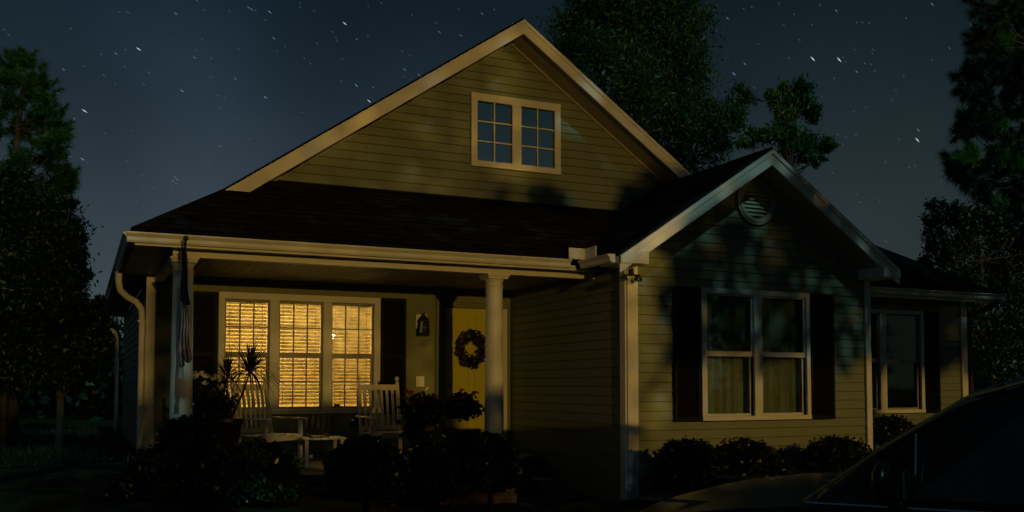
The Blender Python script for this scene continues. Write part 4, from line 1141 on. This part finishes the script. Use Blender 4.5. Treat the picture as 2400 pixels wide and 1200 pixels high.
# ================================================================== STARS
rng = np.random.default_rng(77)
sb = MB()
bright = [(325, 115, 3), (198, 260, 3.4), (193, 373, 2.4), (427, 213, 2.2), (622, 228, 2.2), (515, 343, 1.8), (456, 135, 1.8), (632, 28, 2.2), (583, 18, 1.6), (590, 22, 1.6), (808, 55, 3), (642, 90, 2), (835, 200, 2.6), (865, 237, 2.8), (412, 32, 2), (948, 163, 2), (1030, 75, 1.8), (1080, 83, 1.8), (1130, 32, 1.5), (982, 176, 2), (552, 185, 1.6), (1905, 138, 4), (1967, 140, 4), (2150, 328, 3.4), (2152, 305, 2), (1746, 150, 2), (1720, 173, 2.6), (1705, 43, 1.8), (1960, 25, 1.8), (2238, 310, 1.8), (2008, 168, 1.5), (272, 126, 1.8), (410, 415, 1.2), (416, 421, 1.2), (405, 424, 1.2), (413, 430, 1), (149, 163, 1.5), (2185, 10, 1.8), (875, 205, 1.4), (836, 92, 1.4)]
stars = [(x, y, s_, 1.0) for x, y, s_ in bright]
for i in range(520):
    stars.append((rng.uniform(-200, 2600), rng.uniform(-300, 720), rng.uniform(.7, 1.15), .3))
starm = [emit_mat("bright_star_light", (.70, .85, 1.0), .65), emit_mat("faint_star_light", (.5, .65, .8), .07), emit_mat("blue_star_light", (.35, .60, 1.0), .36), emit_mat("dim_star_light", (.55, .70, .85), .16), emit_mat("warm_star_light", (1.0, .72, .55), .40)]
pole_dir = ray(1500, -2600).normalized()
for x, y, s_, e in stars:
    d = ray(x, y).normalized(); c = d * 900
    tan_ = pole_dir.cross(d).normalized()
    pix = 900 / F_PX * (d.dot(Vector((math.sin(YAW), math.cos(YAW), 0))) ** -1)
    a2 = ray(x + 10, y + (6.0 + 5 * min(1, max(0, x / 2000)))).normalized() - d
    a2 = (a2 - d * a2.dot(d)).normalized()
    w2 = d.cross(a2)
    hl = (2.0 + s_ * 1.2) * pix; hw = (.30 + .20 * s_) * pix
    o = Vector((0, 0, CAM_Z)) + c
    sb.cur = 1 if e < .5 else (0 if s_ > 2.7 else (2 if s_ > 2.1 and int(x) % 3 else (4 if s_ > 2.1 else 3)))
    sb.add([o - a2 * hl, o + w2 * hw, o + a2 * hl, o - w2 * hw, o + d * hw, o - d * hw], [(0, 1, 4), (1, 2, 4), (2, 3, 4), (3, 0, 4), (1, 0, 5), (2, 1, 5), (3, 2, 5), (0, 3, 5)])
struct(sb.build("sky_stars", starm))

# ================================================================== LAMPS
def point(name, pos, w, col, parent=None, r=.06):
    l = bpy.data.lights.new(name, 'POINT'); l.energy = w; l.color = col; l.shadow_soft_size = r
    o = bpy.data.objects.new(name, l); C.objects.link(o); o.location = pos
    if parent is not None: o.parent = parent; o.location = Vector(pos) - world_loc(parent)
    return o
def unseen_lamp(pos, w, col, label, r):
    t = thing("unseen_lamp", label, "street lamp", (pos[0], pos[1] - .6, 0))
    b = MB(); b.tube([(pos[0], pos[1] - .9, 0), (pos[0], pos[1] - .9, pos[2] + .35)], [.09, .05], 10)
    b.tube([(pos[0], pos[1] - .9, pos[2] + .3), (pos[0], pos[1] - .5, pos[2] + .38), (pos[0], pos[1], pos[2] + .3)], .035, 8)
    b.build("post", BLACKM, t)
    b = MB(); b.lathe(pos[0], pos[1], [(.22, pos[2] + .12), (.20, pos[2] + .25), (.06, pos[2] + .32)], 20); b.build("lamp_head", BLACKM, t, smooth=True)
    b = MB(); b.ball((pos[0], pos[1], pos[2] + .10), .05, 12); b.build("bulb", emit_mat("street_bulb", col, 20), t)
    point("lamp_light", (pos[0], pos[1], pos[2]), w, col, t, r)
unseen_lamp(AMBER_POS, AMBER_W, AMBER_COL, "low amber lamp post across the street", .10)
unseen_lamp(AMBER2_POS, AMBER2_W, AMBER_COL, "added unseen high amber lamp lighting the low part of the wing", .12)
t = thing("table_lamp", "lit lamp inside the room, shining past the left edge of the right hand blind", "lamp", (3.56, 14.35, FL))
LX = at(780, 788, 14.35)
b = MB(); b.lathe(LX.x, 14.35, [(.10, FL), (.10, FL + .03), (.015, FL + .06), (.015, LX.z - .12), (.02, LX.z - .05)], 12); b.build("lamp_stand", BRASS, t, smooth=True)
b = MB(); b.ball((LX.x, 14.35, LX.z), .035, 12); b.build("bulb", emit_mat("bulb_light", (1, .85, .55), 40), t)
point("room_light", (LX.x, 14.35, LX.z + .03), ROOM_W * .5, (1.0, .65, .19), t, .14)
point("room_light", (2.9, 15.3, 2.45), ROOM_W * 1.4, (1.0, .65, .19), t, .25)
point("room_light", (1.9, 15.3, 1.5), ROOM_W * .6, (1.0, .65, .19), t, .25)
